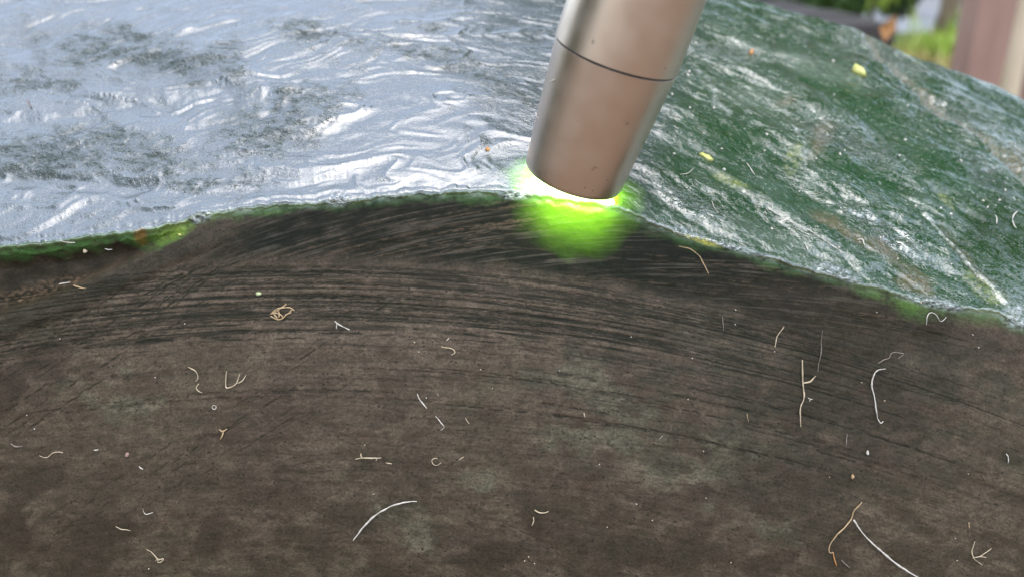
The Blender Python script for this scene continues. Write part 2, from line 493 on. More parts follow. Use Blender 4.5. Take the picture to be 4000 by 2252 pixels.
for b in [(3255, 880, 90, 28, 32), (3500, 1010, 190, 38, 30), (3420, 960, 70, 30, 30), (3780, 1000, 150, 26, 48), (3200, 545, 40, 70, 20), (3070, 390, 40, 20, 0),
          (3580, 1110, 90, 30, 20), (3980, 640, 80, 50, 40)]:
    green = setc(green, (0.078, 0.060, 0.040), blob(*b, soft=0.8) * np.clip(0.65 + 0.6 * m2 + 0.4 * m3, 0, 1) * 0.85)
for b in [(3840, 1120, 110, 22, 44), (3105, 630, 26, 50, 10), (2850, 700, 90, 12, 28), (3560, 230, 90, 10, 30), (3720, 800, 60, 14, 50), (3950, 1240, 40, 26, 0)]:
    green = setc(green, (0.15, 0.17, 0.06), blob(*b, soft=0.8) * np.clip(0.5 + 0.9 * m3 + 0.5 * m2, 0, 1) * 0.8)
green = setc(green, (0.006, 0.016, 0.010), blob(3900, 900, 170, 170, 40) * 0.95)
vein_d, _ = polydist([(3380, 150), (3450, 230), (3560, 330), (3700, 440), (3850, 560), (4000, 690), (4200, 850)])
vein = np.clip(1.4 - vein_d / (14 + 8 * np.clip(m2, -1, 1) + sstep(3400, 4000, PX) * 8), 0, 1) * TP * np.clip(0.7 + 0.8 * m3 + 0.5 * m2, 0, 1)
green = setc(green, (0.09, 0.075, 0.052), vein * 0.9)
wv_d, _ = polydist([(3610, 835), (3660, 890), (3720, 950), (3770, 1010), (3850, 1090), (3925, 1185)])
wv = np.clip(1.3 - wv_d / (6 + 6 * np.clip(m2, -1, 1)), 0, 1) * TP
wl_d, _ = polydist([(2690, 250), (2780, 320), (2800, 400), (2850, 440)])
wl2_d, _ = polydist([(3080, 470), (3130, 550), (3150, 640)])
wv2 = np.clip(1.2 - np.minimum(wl_d / 14, wl2_d / 8), 0, 1) * TP
green = setc(green, (0.34, 0.36, 0.35), np.clip(wv + wv2 * 0.7, 0, 1) * np.clip(0.45 + 0.8 * m3, 0, 1) * 0.75)
wsp = np.clip((fbm(PX / 16 + 0.5 * PY / 16, (PY - 0.5 * PX) / 7, 2, 121) - 0.62) * 5, 0, 1) * np.clip(0.5 + g1, 0, 1)
green = setc(green, (0.22, 0.25, 0.22), wsp * 0.75)
col_top = col_top * (1 - rightside[..., None]) + green * rightside[..., None]
col_top *= np.clip(1 + 0.3 * grain + 0.2 * q2, 0.4, 1.8)[..., None]
gl_patch = rightside * np.clip(blob(3330, 560, 240, 70, 20) + blob(3780, 460, 170, 60, 32) + blob(2790, 200, 170, 50, 14) + blob(3450, 220, 200, 30, 25)
                               + blob(3860, 700, 150, 50, 45) + blob(2700, 790, 140, 40, 25) + blob(3450, 900, 200, 40, 32) + blob(3850, 870, 40, 40), 0, 1)

# crumbly crystalline bits along the edge
crumb = np.clip(blob(1325, 780, 48, 30, -8) + blob(785, 850, 40, 18, -20) + blob(3270, 1058, 95, 24, 22) + blob(3640, 1180, 130, 20, 12)
                + blob(3970, 1235, 60, 50, 0) + blob(2790, 945, 200, 10, 18) + blob(2010, 765, 60, 14, 0) + blob(2680, 910, 60, 14, 25), 0, 1) * (np.abs(above) < 70)
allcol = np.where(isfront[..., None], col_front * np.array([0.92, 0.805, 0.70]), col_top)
allcol = setc(allcol, (0.30, 0.33, 0.35), crumb * np.clip(0.45 + 0.8 * m3, 0, 1))

# ---- displacement
disp -= 0.0030 * rec_d
disp += 0.0006 * ledge_band
disp -= 0.00017 * sd_dark * (1 - 0.6 * band) * FR
disp += 0.00007 * sd_pale * FR
disp -= 0.00007 * pit
disp += FR * (0.00035 * m1 + 0.00006 * m2)
disp += crumb * 0.0004 * (0.4 + m3)
fade = sstep(0, 0.006, np.abs(dist_edge)) * 0.85 + 0.15
xs_, ts_ = Xm, dist_edge
wx = fbm(xs_ * 18, ts_ * 30, 3, 131)
u1 = fbm(xs_ * 16 + wx * 0.5, ts_ * 34 + wx * 1.2, 4, 141)
u2 = fbm(xs_ * 60 + wx * 1.2, ts_ * 110 + wx * 2.0, 4, 151)
u3 = fbm(xs_ * 260 + wx * 3, ts_ * 520 + wx * 5, 3, 161)
lft = TP * (1 - rightside) * fade
ridge = np.clip(1 - np.abs(fbm(xs_ * 20 + wx * 0.8, ts_ * 62 + wx * 1.6, 4, 231)) * 3.2, 0, 1) ** 2
ridge2 = np.clip(1 - np.abs(fbm(xs_ * 55 + wx * 1.5, ts_ * 170 + wx * 2.5, 4, 241)) * 3.0, 0, 1) ** 2
disp += lft * (0.00045 * ridge + 0.00018 * ridge2 * (0.4 + matte))
disp += lft * (0.0013 * u1 + 0.00026 * u2 * (0.3 + matte) + 0.00006 * u3 * (0.3 + 1.5 * matte))
disp += lft * 0.0016 * (blob(900, 290, 330, 60, 24) - 0.8 * blob(350, 460, 500, 60, -8) + 0.7 * blob(1200, 420, 200, 110, 0) - 0.6 * blob(300, 720, 400, 35, 4))
v1 = fbm(xs_ * 30 - ts_ * 18, (ts_ + 0.55 * xs_) * 60, 4, 171)
v2 = fbm(xs_ * 150 - ts_ * 90 + wx * 2, (ts_ + 0.55 * xs_) * 210 + wx * 3 + v1 * 1.2, 4, 181)
v3 = fbm(xs_ * 520 - ts_ * 300, (ts_ + 0.55 * xs_) * 900, 2, 191)
rgt = rightside * fade
disp += rgt * (0.0021 * v1 + 0.00022 * v2 * (0.5 + 1.2 * gl_patch) + 0.00005 * v3)
disp -= vein * 0.0009
disp += wv * 0.0004
Nsm = N0.copy(); GB = G.copy()
disp[:, J2:] *= np.linspace(1, 0.5, NV - J2)[None, :]
OUTW = -1.0 if np.mean(N0[NU // 2, J0 + 50:J1 - 60, 1]) > 0 else 1.0
G += Nsm * disp[..., None] * OUTW
NRM = grid_normals(G)
if np.mean(NRM[NU // 2, J0 + 50:J1 - 60, 1]) > 0:
    NRM = -NRM
PX2, PY2, PD2 = project(G)

# ---- close the ends and build the mesh
rough = np.where(isfront, 0.52 - 0.22 * band + 0.06 * m2, 0.175 + 0.17 * matte + 0.06 * q2 + 0.05 * q1)
rough = np.where(rightside > 0.3, 0.13 + 0.06 * g1, rough) + vein * 0.3 + crumb * 0.1
rough = np.clip(rough, 0.06, 0.9)
window = blob(2265, 825, 205, 150, 4, soft=0.2)
jade = np.where(isfront, 0.015 + 0.14 * fringe + 0.62 * window, 0.04 + 0.02 * rightside + np.clip(1.5 * blob(2245, 728, 225, 92, 8, soft=0.2), 0, 0.97))
spec = np.where(isfront, 0.08 - 0.03 * band, 1.12 - 0.80 * matte)
deep = np.clip(blob(2860, 545, 210, 90, 14) + blob(3330, 400, 280, 80, 30) + blob(3650, 640, 200, 90, 25) + blob(3330, 660, 240, 50, 25) + blob(2700, 640, 150, 60, 20)
               + blob(3900, 900, 190, 190, 40) * 1.2 + blob(3650, 340, 60, 40, 30) + blob(3050, 760, 260, 60, 25), 0, 1) * rightside
rim = np.exp(-(dist_edge / 0.0011) ** 2) * FR * np.clip(1 + 0.8 * m3 + 0.5 * m2, 0, 1.3)
spec = np.where(rightside > 0.3, spec, spec * (1 - 0.42 * np.clip(blob(480, 210, 520, 110, 8, soft=0.8) + blob(250, 600, 480, 90, -4, soft=0.8) + blob(1080, 480, 250, 120, -10, soft=0.8) * 0.8 + blob(1850, 290, 380, 45, 20, soft=0.8), 0, 1) * TP))
spec = spec + rim * 1.1
rough = rough * (1 - 0.6 * np.clip(rim, 0, 1))
spec = np.where(rightside > 0.3, 0.78 - 0.55 * deep + 0.6 * gl_patch * (1 - deep), spec)
jade = np.clip(jade * (1 - recess * 0.3), 0, 1)
bumpw = np.where(isfront, 0.22 + 0.15 * m2, 0.16 + 0.85 * matte - 0.10 * shine)
bumpw = np.where(rightside > 0.3, 0.5 + 0.4 * gl_patch - 0.25 * deep, bumpw) + crumb * 1.2
bumpw = np.clip(bumpw, 0.05, 3)

cols = [G]
NCAP = 56
MI = (np.arange(1, NCAP + 1) * 7)            # the stone's far flanks carry on the same marbling


def cap_cols(col, sgn):
    c = col.mean(axis=0)
    c[2] = GROUND_Z * 0.55
    out = []
    for k in range(1, NCAP + 1):
        th = k / NCAP * math.pi / 2
        f = math.cos(th)
        if k == NCAP: f = 0.02
        p = c + (col - c) * f
        p[:, 0] = c[0] + (col[:, 0] - c[0]) * f + sgn * 0.16 * math.sin(th)
        out.append(p)
    return np.array(out)


Lc = cap_cols(GB[0].copy(), -1)
Rc = cap_cols(GB[-1].copy(), 1)
fk = np.cos(np.arange(1, NCAP + 1) / NCAP * math.pi / 2)[:, None, None]
Lc += OUTW * N0[0][None] * disp[MI][..., None] * fk
Rc += OUTW * N0[-1][None] * disp[NU - 1 - MI][..., None] * fk
Lc = Lc[::-1]
V = np.concatenate([Lc, G, Rc], axis=0)


def ext(a):
    return np.concatenate([a[MI][::-1], a, a[NU - 1 - MI]], axis=0)


NC = V.shape[0]
idx = np.arange(NC * NV).reshape(NC, NV)
a = idx[:-1, :]; b_ = idx[1:, :]
a2 = np.roll(a, -1, axis=1); b2 = np.roll(b_, -1, axis=1)
quads = np.stack([a, b_, b2, a2], axis=-1).reshape(-1, 4)
me = bpy.data.meshes.new("jade_boulder")
nq = len(quads)
caps = [idx[0, :], idx[-1, ::-1]]
loops = np.concatenate([quads.reshape(-1)] + caps).astype(np.int32)
me.vertices.add(NC * NV)
me.vertices.foreach_set("co", V.reshape(-1).astype(np.float32))
me.loops.add(len(loops))
me.loops.foreach_set("vertex_index", loops)
me.polygons.add(nq + 2)
starts = np.concatenate([np.arange(nq) * 4, [nq * 4, nq * 4 + NV]]).astype(np.int32)
me.polygons.foreach_set("loop_start", starts)
me.polygons.foreach_set("use_smooth", np.ones(nq + 2, bool))
me.update(calc_edges=True)
me.validate()


def vattr(name, arr3, alpha=None):
    at_ = me.attributes.new(name, 'FLOAT_COLOR', 'POINT')
    full = np.ones((NC * NV, 4), np.float32)
    full[:, :3] = ext(arr3).reshape(-1, 3)
    at_.data.foreach_set("color", full.reshape(-1))


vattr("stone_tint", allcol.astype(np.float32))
vattr("stone_finish", np.stack([rough, jade, bumpw], -1).astype(np.float32))
vattr("stone_gloss", np.stack([spec, np.clip(TP * (0.14 + 0.9 * matte) * (1 - rightside) + rightside * (0.30 + 0.8 * gl_patch + 0.25 * g2) + crumb, 0, 2), rightside * np.clip(0.55 + g1 + 0.3 * gl_patch, 0, 1)], -1).astype(np.float32))
az = PY - 7e-5 * (PX - 1200) ** 2
zone_d = FR * (sstep(985, 1060, az) * sstep(1380, 1230, az) + 0.30 * sstep(1200, 1300, az) * sstep(1900, 1500, az)) * (1 - 0.8 * band) * np.clip(0.75 + 0.9 * m1 + 0.5 * WARP2, 0.05, 1.3) * sstep(3700, 2700, PX)
zone_p = FR * band * np.clip(0.75 + 0.7 * m2, 0, 1.3)
fan = (PY + 0.36 * (PX - 900) - 1.05e-4 * (PX - 900) ** 2) * (0.2 / FPX)
vattr("stone_scratch", np.stack([np.clip(zone_d, 0, 1.2), np.clip(zone_p, 0, 1.2), np.clip(fan, -2, 2)], -1).astype(np.float32))
uvv = me.attributes.new("along_across", 'FLOAT_VECTOR', 'POINT')
uvec = np.zeros((NC * NV, 3), np.float32)
uvec[:, 0] = ext(Xm).reshape(-1); uvec[:, 1] = ext(dist_edge).reshape(-1)
uvec[:, 2] = ext(np.clip((PY - 7e-5 * (np.clip(PX, -500, 4500) - 1200) ** 2) * (0.2 / FPX) * FR, -1, 1)).reshape(-1)
uvv.data.foreach_set("vector", uvec.reshape(-1))

m, nt, p = new_mat("polished_jade")
L = nt.links.new
NN = nt.nodes.new


def math_node(op, a=None, b=None, c=None):
    n = NN("ShaderNodeMath"); n.operation = op
    for i, v in enumerate((a, b, c)):
        if v is None: continue
        if isinstance(v, (int, float)): n.inputs[i].default_value = v
        else: L(v, n.inputs[i])
    return n.outputs[0]


at1 = NN("ShaderNodeAttribute"); at1.attribute_name = "stone_tint"
at2 = NN("ShaderNodeAttribute"); at2.attribute_name = "stone_finish"
at3 = NN("ShaderNodeAttribute"); at3.attribute_name = "along_across"
sep = NN("ShaderNodeSeparateColor"); L(at2.outputs["Color"], sep.inputs[0])
n1 = NN("ShaderNodeTexNoise"); n1.inputs["Scale"].default_value = 1400; n1.inputs["Detail"].default_value = 4
n2 = NN("ShaderNodeTexNoise"); n2.inputs["Scale"].default_value = 420; n2.inputs["Detail"].default_value = 5
n2.inputs["Distortion"].default_value = 0.8
mp = NN("ShaderNodeMapping"); mp.inputs["Scale"].default_value = (0.55, 1.0, 1.0); mp.inputs["Rotation"].default_value = (0, 0, 0.25)
L(at3.outputs["Vector"], mp.inputs[0])
L(at3.outputs["Vector"], n1.inputs["Vector"]); L(mp.outputs[0], n2.inputs["Vector"])
h = math_node('ADD', math_node('MULTIPLY', n1.outputs["Fac"], 0.45), n2.outputs["Fac"])
bp = NN("ShaderNodeBump"); bp.inputs["Distance"].default_value = 0.00035
L(h, bp.inputs["Height"]); L(sep.outputs[2], bp.inputs["Strength"])
mixc = NN("ShaderNodeMix"); mixc.data_type = 'RGBA'; mixc.blend_type = 'MULTIPLY'
mixc.inputs[0].default_value = 1.0
rp = NN("ShaderNodeMapRange"); rp.inputs[1].default_value = 0.3; rp.inputs[2].default_value = 0.7; rp.inputs[3].default_value = 0.7; rp.inputs[4].default_value = 1.3
L(n1.outputs["Fac"], rp.inputs[0])
L(at1.outputs["Color"], mixc.inputs[6]); L(rp.outputs[0], mixc.inputs[7])
p.inputs["IOR"].default_value = 1.66
at4 = NN("ShaderNodeAttribute"); at4.attribute_name = "stone_gloss"
sep4 = NN("ShaderNodeSeparateColor"); L(at4.outputs["Color"], sep4.inputs[0])
L(sep4.outputs[0], p.inputs["Specular IOR Level"])
mp3 = NN("ShaderNodeMapping"); mp3.inputs["Rotation"].default_value = (0, 0, 0.5); 
mp4 = NN("ShaderNodeMapping"); mp4.inputs["Scale"].default_value = (0.62, 1.0, 1.0)
L(at3.outputs["Vector"], mp3.inputs[0]); L(mp3.outputs[0], mp4.inputs[0])
n3 = NN("ShaderNodeTexNoise"); n3.inputs["Scale"].default_value = 1000; n3.inputs["Detail"].default_value = 3; n3.inputs["Distortion"].default_value = 1.4
L(mp4.outputs[0], n3.inputs["Vector"])
r3 = NN("ShaderNodeMapRange"); r3.interpolation_type = 'SMOOTHSTEP'
r3.inputs[1].default_value = 0.50; r3.inputs[2].default_value = 0.66
L(n3.outputs["Fac"], r3.inputs[0])
bp3 = NN("ShaderNodeBump"); bp3.inputs["Distance"].default_value = 0.00045
L(r3.outputs[0], bp3.inputs["Height"]); L(sep4.outputs[1], bp3.inputs["Strength"]); L(bp.outputs[0], bp3.inputs["Normal"])
fleck = NN("ShaderNodeMapRange"); fleck.interpolation_type = 'SMOOTHSTEP'
fleck.inputs[1].default_value = 0.63; fleck.inputs[2].default_value = 0.72
L(n3.outputs["Fac"], fleck.inputs[0])
mixf = NN("ShaderNodeMix"); mixf.data_type = 'RGBA'
mixf.inputs[7].default_value = (0.24, 0.27, 0.25, 1)
L(math_node('MULTIPLY', fleck.outputs[0], sep4.outputs[2]), mixf.inputs[0]); 
cx_ = NN("ShaderNodeSeparateXYZ"); L(at3.outputs["Vector"], cx_.inputs[0])
cv = NN("ShaderNodeCombineXYZ"); L(math_node('MULTIPLY', cx_.outputs[0], 0.045), cv.inputs[0]); L(cx_.outputs[2], cv.inputs[1])
n5 = NN("ShaderNodeTexNoise"); n5.inputs["Scale"].default_value = 1100; n5.inputs["Detail"].default_value = 4; n5.inputs["Roughness"].default_value = 0.6
L(cv.outputs[0], n5.inputs["Vector"])
r5 = NN("ShaderNodeMapRange"); r5.inputs[1].default_value = 0.34; r5.inputs[2].default_value = 0.62; r5.inputs[3].default_value = 0.84; r5.inputs[4].default_value = 1.08
L(n5.outputs["Fac"], r5.inputs[0])
n6 = NN("ShaderNodeTexNoise"); n6.inputs["Scale"].default_value = 2200; n6.inputs["Detail"].default_value = 2
L(at3.outputs["Vector"], n6.inputs["Vector"])
r6 = NN("ShaderNodeMapRange"); r6.interpolation_type = 'SMOOTHSTEP'; r6.inputs[1].default_value = 0.30; r6.inputs[2].default_value = 0.42; r6.inputs[3].default_value = 0.45; r6.inputs[4].default_value = 1.0
L(n6.outputs["Fac"], r6.inputs[0])
onfront = math_node('LESS_THAN', cx_.outputs[1], 0.0)
mfa = NN("ShaderNodeMix"); mfa.data_type = 'RGBA'; mfa.blend_type = 'MULTIPLY'
L(onfront, mfa.inputs[0]); L(mixc.outputs[2], mfa.inputs[6]); L(math_node('MULTIPLY', r5.outputs[0], r6.outputs[0]), mfa.inputs[7])
at5 = NN("ShaderNodeAttribute"); at5.attribute_name = "stone_scratch"
sep5 = NN("ShaderNodeSeparateColor"); L(at5.outputs["Color"], sep5.inputs[0])


def line_field(coord, along, scale, lo, hi, seed):
    """long thin cut lines that follow one coordinate, broken up along their length"""
    c_ = NN("ShaderNodeCombineXYZ")
    L(math_node('MULTIPLY', cx_.outputs[0], along), c_.inputs[0]); L(coord, c_.inputs[1]); c_.inputs[2].default_value = seed
    n_ = NN("ShaderNodeTexNoise"); n_.inputs["Scale"].default_value = scale; n_.inputs["Detail"].default_value = 2.5; n_.inputs["Roughness"].default_value = 0.55
    L(c_.outputs[0], n_.inputs["Vector"])
    d_ = math_node('ABSOLUTE', math_node('SUBTRACT', n_.outputs["Fac"], 0.5))
    r_ = NN("ShaderNodeMapRange"); r_.interpolation_type = 'SMOOTHSTEP'
    r_.inputs[1].default_value = lo; r_.inputs[2].default_value = hi; r_.inputs[3].default_value = 1.0; r_.inputs[4].default_value = 0.0
    L(d_, r_.inputs[0])
    c2 = NN("ShaderNodeCombineXYZ"); L(cx_.outputs[0], c2.inputs[0]); L(math_node('MULTIPLY', coord, 7.0), c2.inputs[1]); c2.inputs[2].default_value = seed + 3
    b_ = NN("ShaderNodeTexNoise"); b_.inputs["Scale"].default_value = 75; b_.inputs["Detail"].default_value = 4
    L(c2.outputs[0], b_.inputs["Vector"])
    k_ = NN("ShaderNodeMapRange"); k_.interpolation_type = 'SMOOTHSTEP'
    k_.inputs[1].default_value = 0.40; k_.inputs[2].default_value = 0.58
    L(b_.outputs["Fac"], k_.inputs[0])
    return math_node('MULTIPLY', r_.outputs[0], k_.outputs[0])


ld = math_node('MULTIPLY', line_field(cx_.outputs[2], 0.02, 620, 0.020, 0.075, 0.0), sep5.outputs[0])
lq_ = math_node('MULTIPLY', line_field(sep5.outputs[2], 0.02, 520, 0.012, 0.050, 1.7), sep5.outputs[1])
md1 = NN("ShaderNodeMix"); md1.data_type = 'RGBA'; md1.inputs[7].default_value = (0.008, 0.0065, 0.0055, 1)
L(math_node('MULTIPLY', ld, 0.92), md1.inputs[0]); L(mfa.outputs[2], md1.inputs[6])
md2 = NN("ShaderNodeMix"); md2.data_type = 'RGBA'; md2.inputs[7].default_value = (0.070, 0.058, 0.047, 1)
L(math_node('MULTIPLY', lq_, 0.5), md2.inputs[0]); L(md1.outputs[2], md2.inputs[6])
vp = NN("ShaderNodeTexVoronoi"); vp.inputs["Scale"].default_value = 900; L(at3.outputs["Vector"], vp.inputs["Vector"])
rdm = NN("ShaderNodeSeparateColor"); L(vp.outputs["Color"], rdm.inputs[0])
pt_ = math_node('LESS_THAN', vp.outputs["Distance"], math_node('MULTIPLY', math_node('SUBTRACT', rdm.outputs[0], 0.62), 0.85))
md3 = NN("ShaderNodeMix"); md3.data_type = 'RGBA'; md3.inputs[7].default_value = (0.010, 0.008, 0.007, 1)
L(math_node('MULTIPLY', math_node('MULTIPLY', pt_, onfront), 0.8), md3.inputs[0]); L(md2.outputs[2], md3.inputs[6])
L(md3.outputs[2], mixf.inputs[6])
L(mixf.outputs[2], p.inputs["Base Color"]); L(sep.outputs[0], p.inputs["Roughness"]); L(bp3.outputs[0], p.inputs["Normal"])
j = NN("ShaderNodeBsdfPrincipled")
j.inputs["Base Color"].default_value = (0.110, 0.26, 0.006, 1)
j.inputs["Subsurface Weight"].default_value = 1.0
j.inputs["Subsurface Radius"].default_value = (0.72, 1.0, 0.2)
j.inputs["Subsurface Scale"].default_value = 0.0027
j.inputs["IOR"].default_value = 1.66
L(sep4.outputs[0], j.inputs["Specular IOR Level"])
L(sep.outputs[0], j.inputs["Roughness"]); L(bp3.outputs[0], j.inputs["Normal"])
ms = NN("ShaderNodeMixShader")
L(sep.outputs[1], ms.inputs[0]); L(p.outputs[0], ms.inputs[1]); L(j.outputs[0], ms.inputs[2])
L(ms.outputs[0], nt.nodes["Material Output"].inputs["Surface"])
me.materials.append(m)
boulder = bpy.data.objects.new("jade_boulder", me)
COL.objects.link(boulder)
tag(boulder, "large polished dark green and brown jade boulder with glossy top and scratched brown front face", "boulder")

# visible-surface lookup: photo pixel -> point and normal on the stone
CELL = 4.0
LW, LH = 1300, 700
LX0, LY0 = -300, -200
vis = np.zeros((NU, NV), bool); vis[:, J0:J2] = True
vis &= np.einsum('ijk,ijk->ij', NRM, G - CAM) < 0
gi = ((PX2 - LX0) / CELL).astype(int); gj = ((PY2 - LY0) / CELL).astype(int)
vis &= (gi >= 0) & (gi < LW) & (gj >= 0) & (gj < LH)
ids = np.nonzero(vis.reshape(-1))[0]
order = ids[np.argsort(-PD2.reshape(-1)[ids])]
look = np.full((LH, LW), -1, np.int64)
look[gj.reshape(-1)[order], gi.reshape(-1)[order]] = order
Gf = G.reshape(-1, 3); Nf = NRM.reshape(-1, 3)


def on_stone(px, py):
    ci = int((px - LX0) / CELL); cj = int((py - LY0) / CELL)
    for r in range(0, 12):
        sub = look[max(0, cj - r):cj + r + 1, max(0, ci - r):ci + r + 1]
        ok = sub[sub >= 0]
        if len(ok):
            q = Gf[ok]; x, y, _ = project(q)
            k = ok[np.argmin((x - px) ** 2 + (y - py) ** 2)]
            n = Nf[k]
            # slide in the tangent plane to the exact pixel ray
            ray = rel(px, py, 1.0); ray = ray / np.linalg.norm(ray)
            den = ray @ n
            if abs(den) > 0.15:
                pt = CAM + ray * (((Gf[k] - CAM) @ n) / den)
                if np.linalg.norm(pt - Gf[k]) < 0.002: return pt, n
            return Gf[k], n
    return None, None


# ------------------------------------------------------------------ the torch
axis_c = np.array([0.323 * 0.866, 0.946 * 0.866, 0.50])
axis_c /= np.linalg.norm(axis_c)
AX = axis_c[0] * RGT + axis_c[1] * UPV - axis_c[2] * FWD
R_TIP = 0.0118
near = Gf[np.linalg.norm(Gf - at(2238, 690, 0.205), axis=1) < 0.03]
best = 0.19
for d in np.linspace(0.225, 0.185, 161):
    T0 = at(2238, 690, d)
    hh = (near - T0) @ AX
    rad = np.linalg.norm((near - T0) - hh[:, None] * AX, axis=1)
    if hh[rad < R_TIP + 0.0003].max() < 0.0006:
        best = d
        break
TIP = at(2238, 690, best)
zax = Vector(AX)
xax = Vector((1, 0, 0)); xax = (xax - zax * xax.dot(zax)).normalized()
yax = zax.cross(xax)
TM = Matrix((xax, yax, zax)).transposed().to_4x4()
TM.translation = Vector(TIP)


def metal(name, base, rough, bump=0.08):
    m, nt, p = new_mat(name)
    tc = nt.nodes.new("ShaderNodeTexCoord")
    nz = nt.nodes.new("ShaderNodeTexNoise"); nz.inputs["Scale"].default_value = 2600; nz.inputs["Detail"].default_value = 3
    n2 = nt.nodes.new("ShaderNodeTexNoise"); n2.inputs["Scale"].default_value = 160; n2.inputs["Detail"].default_value = 6
    mr = nt.nodes.new("ShaderNodeMapRange"); mr.inputs[1].default_value = .3; mr.inputs[2].default_value = .7
    mr.inputs[3].default_value = rough - 0.05; mr.inputs[4].default_value = rough + 0.06
    # a few grains of dirt
    vo = nt.nodes.new("ShaderNodeTexVoronoi"); vo.inputs["Scale"].default_value = 420
    lt = nt.nodes.new("ShaderNodeMath"); lt.operation = 'LESS_THAN'; lt.inputs[1].default_value = 0.085
    gt = nt.nodes.new("ShaderNodeMath"); gt.operation = 'GREATER_THAN'; gt.inputs[1].default_value = 0.56
    mu = nt.nodes.new("ShaderNodeMath"); mu.operation = 'MULTIPLY'
    mx_ = nt.nodes.new("ShaderNodeMix"); mx_.data_type = 'RGBA'
    mx_.inputs[6].default_value = (*base, 1); mx_.inputs[7].default_value = (0.07, 0.05, 0.035, 1)
    b = nt.nodes.new("ShaderNodeBump"); b.inputs["Strength"].default_value = bump; b.inputs["Distance"].default_value = 0.0002
    l = nt.links.new
    for q in (nz, n2, vo): l(tc.outputs["Object"], q.inputs["Vector"])
    l(n2.outputs["Fac"], mr.inputs[0]); l(mr.outputs[0], p.inputs["Roughness"])
    l(vo.outputs["Distance"], lt.inputs[0]); l(n2.outputs["Fac"], gt.inputs[0])
    l(lt.outputs[0], mu.inputs[0]); l(gt.outputs[0], mu.inputs[1]); l(mu.outputs[0], mx_.inputs[0])
    l(mx_.outputs[2], p.inputs["Base Color"])
    l(nz.outputs["Fac"], b.inputs["Height"]); l(b.outputs[0], p.inputs["Normal"])
    p.inputs["Metallic"].default_value = 1.0
    return m


alu = metal("brushed_aluminium", (0.55, 0.46, 0.375), 0.35)
alu2 = metal("aluminium_edge", (0.85, 0.84, 0.82), 0.18, 0.02)
blackm = noisy_mat("black_rubber", (0.012, 0.012, 0.012), (0.022, 0.022, 0.022), 200, 0.6)
torch = empty("flashlight")
torch.matrix_world = TM
tag(torch, "silver aluminium flashlight pressed lit end down on the boulder edge, glowing green underneath", "flashlight")


def lathe(name, prof, mat, n=96, closed=True):
    verts, faces = [], []
    for (hh, r) in prof:
        for k in range(n):
            t = 2 * math.pi * k / n
            verts.append((r * math.cos(t), r * math.sin(t), hh))
    for i in range(len(prof) - 1):
        for k in range(n):
            k2 = (k + 1) % n
            faces.append((i * n + k, i * n + k2, (i + 1) * n + k2, (i + 1) * n + k))
    if closed:
        faces.append(tuple(range(n))[::-1]); faces.append(tuple(range((len(prof) - 1) * n, len(prof) * n)))
    me = bpy.data.meshes.new(name); me.from_pydata(verts, [], faces); me.update()
    me.polygons.foreach_set("use_smooth", [True] * len(me.polygons))
    me.materials.append(mat)
    o = bpy.data.objects.new(name, me); COL.objects.link(o)
    o.parent = torch
    try:
        me.set_sharp_from_angle(angle=math.radians(35))
    except Exception:
        pass
    return o


mm = 0.001
HL = 30.0
lathe("head", [(2.2 * mm, 10.55 * mm), (0.35 * mm, 10.6 * mm), (0.05 * mm, 10.8 * mm), (0.0, 11.1 * mm), (0.12 * mm, 11.45 * mm), (0.5 * mm, 11.7 * mm), (1.2 * mm, 11.85 * mm),
               (6 * mm, 12.25 * mm), (15 * mm, 12.95 * mm), ((HL - .05) * mm, 13.9 * mm), (HL * mm, 13.84 * mm), (HL * mm, 12.6 * mm)], alu, closed=False)
lathe("seam_ring", [((HL - .1) * mm, 12.8 * mm), ((HL - .1) * mm, 13.72 * mm), ((HL + .55) * mm, 13.72 * mm), ((HL + .55) * mm, 12.8 * mm)], blackm, closed=False)
lathe("body_tube", [((HL + .5) * mm, 12.0 * mm), ((HL + .5) * mm, 13.5 * mm), ((HL + .5) * mm, 14.06 * mm), ((HL + .58) * mm, 14.12 * mm), (45 * mm, 13.95 * mm), (60 * mm, 13.85 * mm), (95 * mm, 13.85 * mm), (95.6 * mm, 13.5 * mm), (95.6 * mm, 11.5 * mm)], alu, closed=False)
lathe("tail_cap", [(95.6 * mm, 11 * mm), (95.7 * mm, 13.4 * mm), (96.2 * mm, 13.8 * mm), (112 * mm, 13.8 * mm), (113.5 * mm, 12.8 * mm), (113.5 * mm, 8 * mm)], alu, closed=False)
lathe("tail_switch", [(113.0 * mm, 8 * mm), (114.6 * mm, 7.6 * mm), (115.2 * mm, 6 * mm), (115.4 * mm, 3 * mm), (115.45 * mm, 0.2 * mm)], blackm, 48)
lm, lnt, lp = new_mat("lit_lens")
lp.inputs["Base Color"].default_value = (0.8, 0.85, 0.8, 1)
lp.inputs["Emission Color"].default_value = (0.93, 1.0, 0.86, 1)
LENS_POWER = 11.5
lp.inputs["Emission Strength"].default_value = LENS_POWER
lathe("lens", [(0.55 * mm, 10.5 * mm), (0.5 * mm, 6 * mm), (0.5 * mm, 0.1 * mm)][::-1], lm, 64, closed=False)

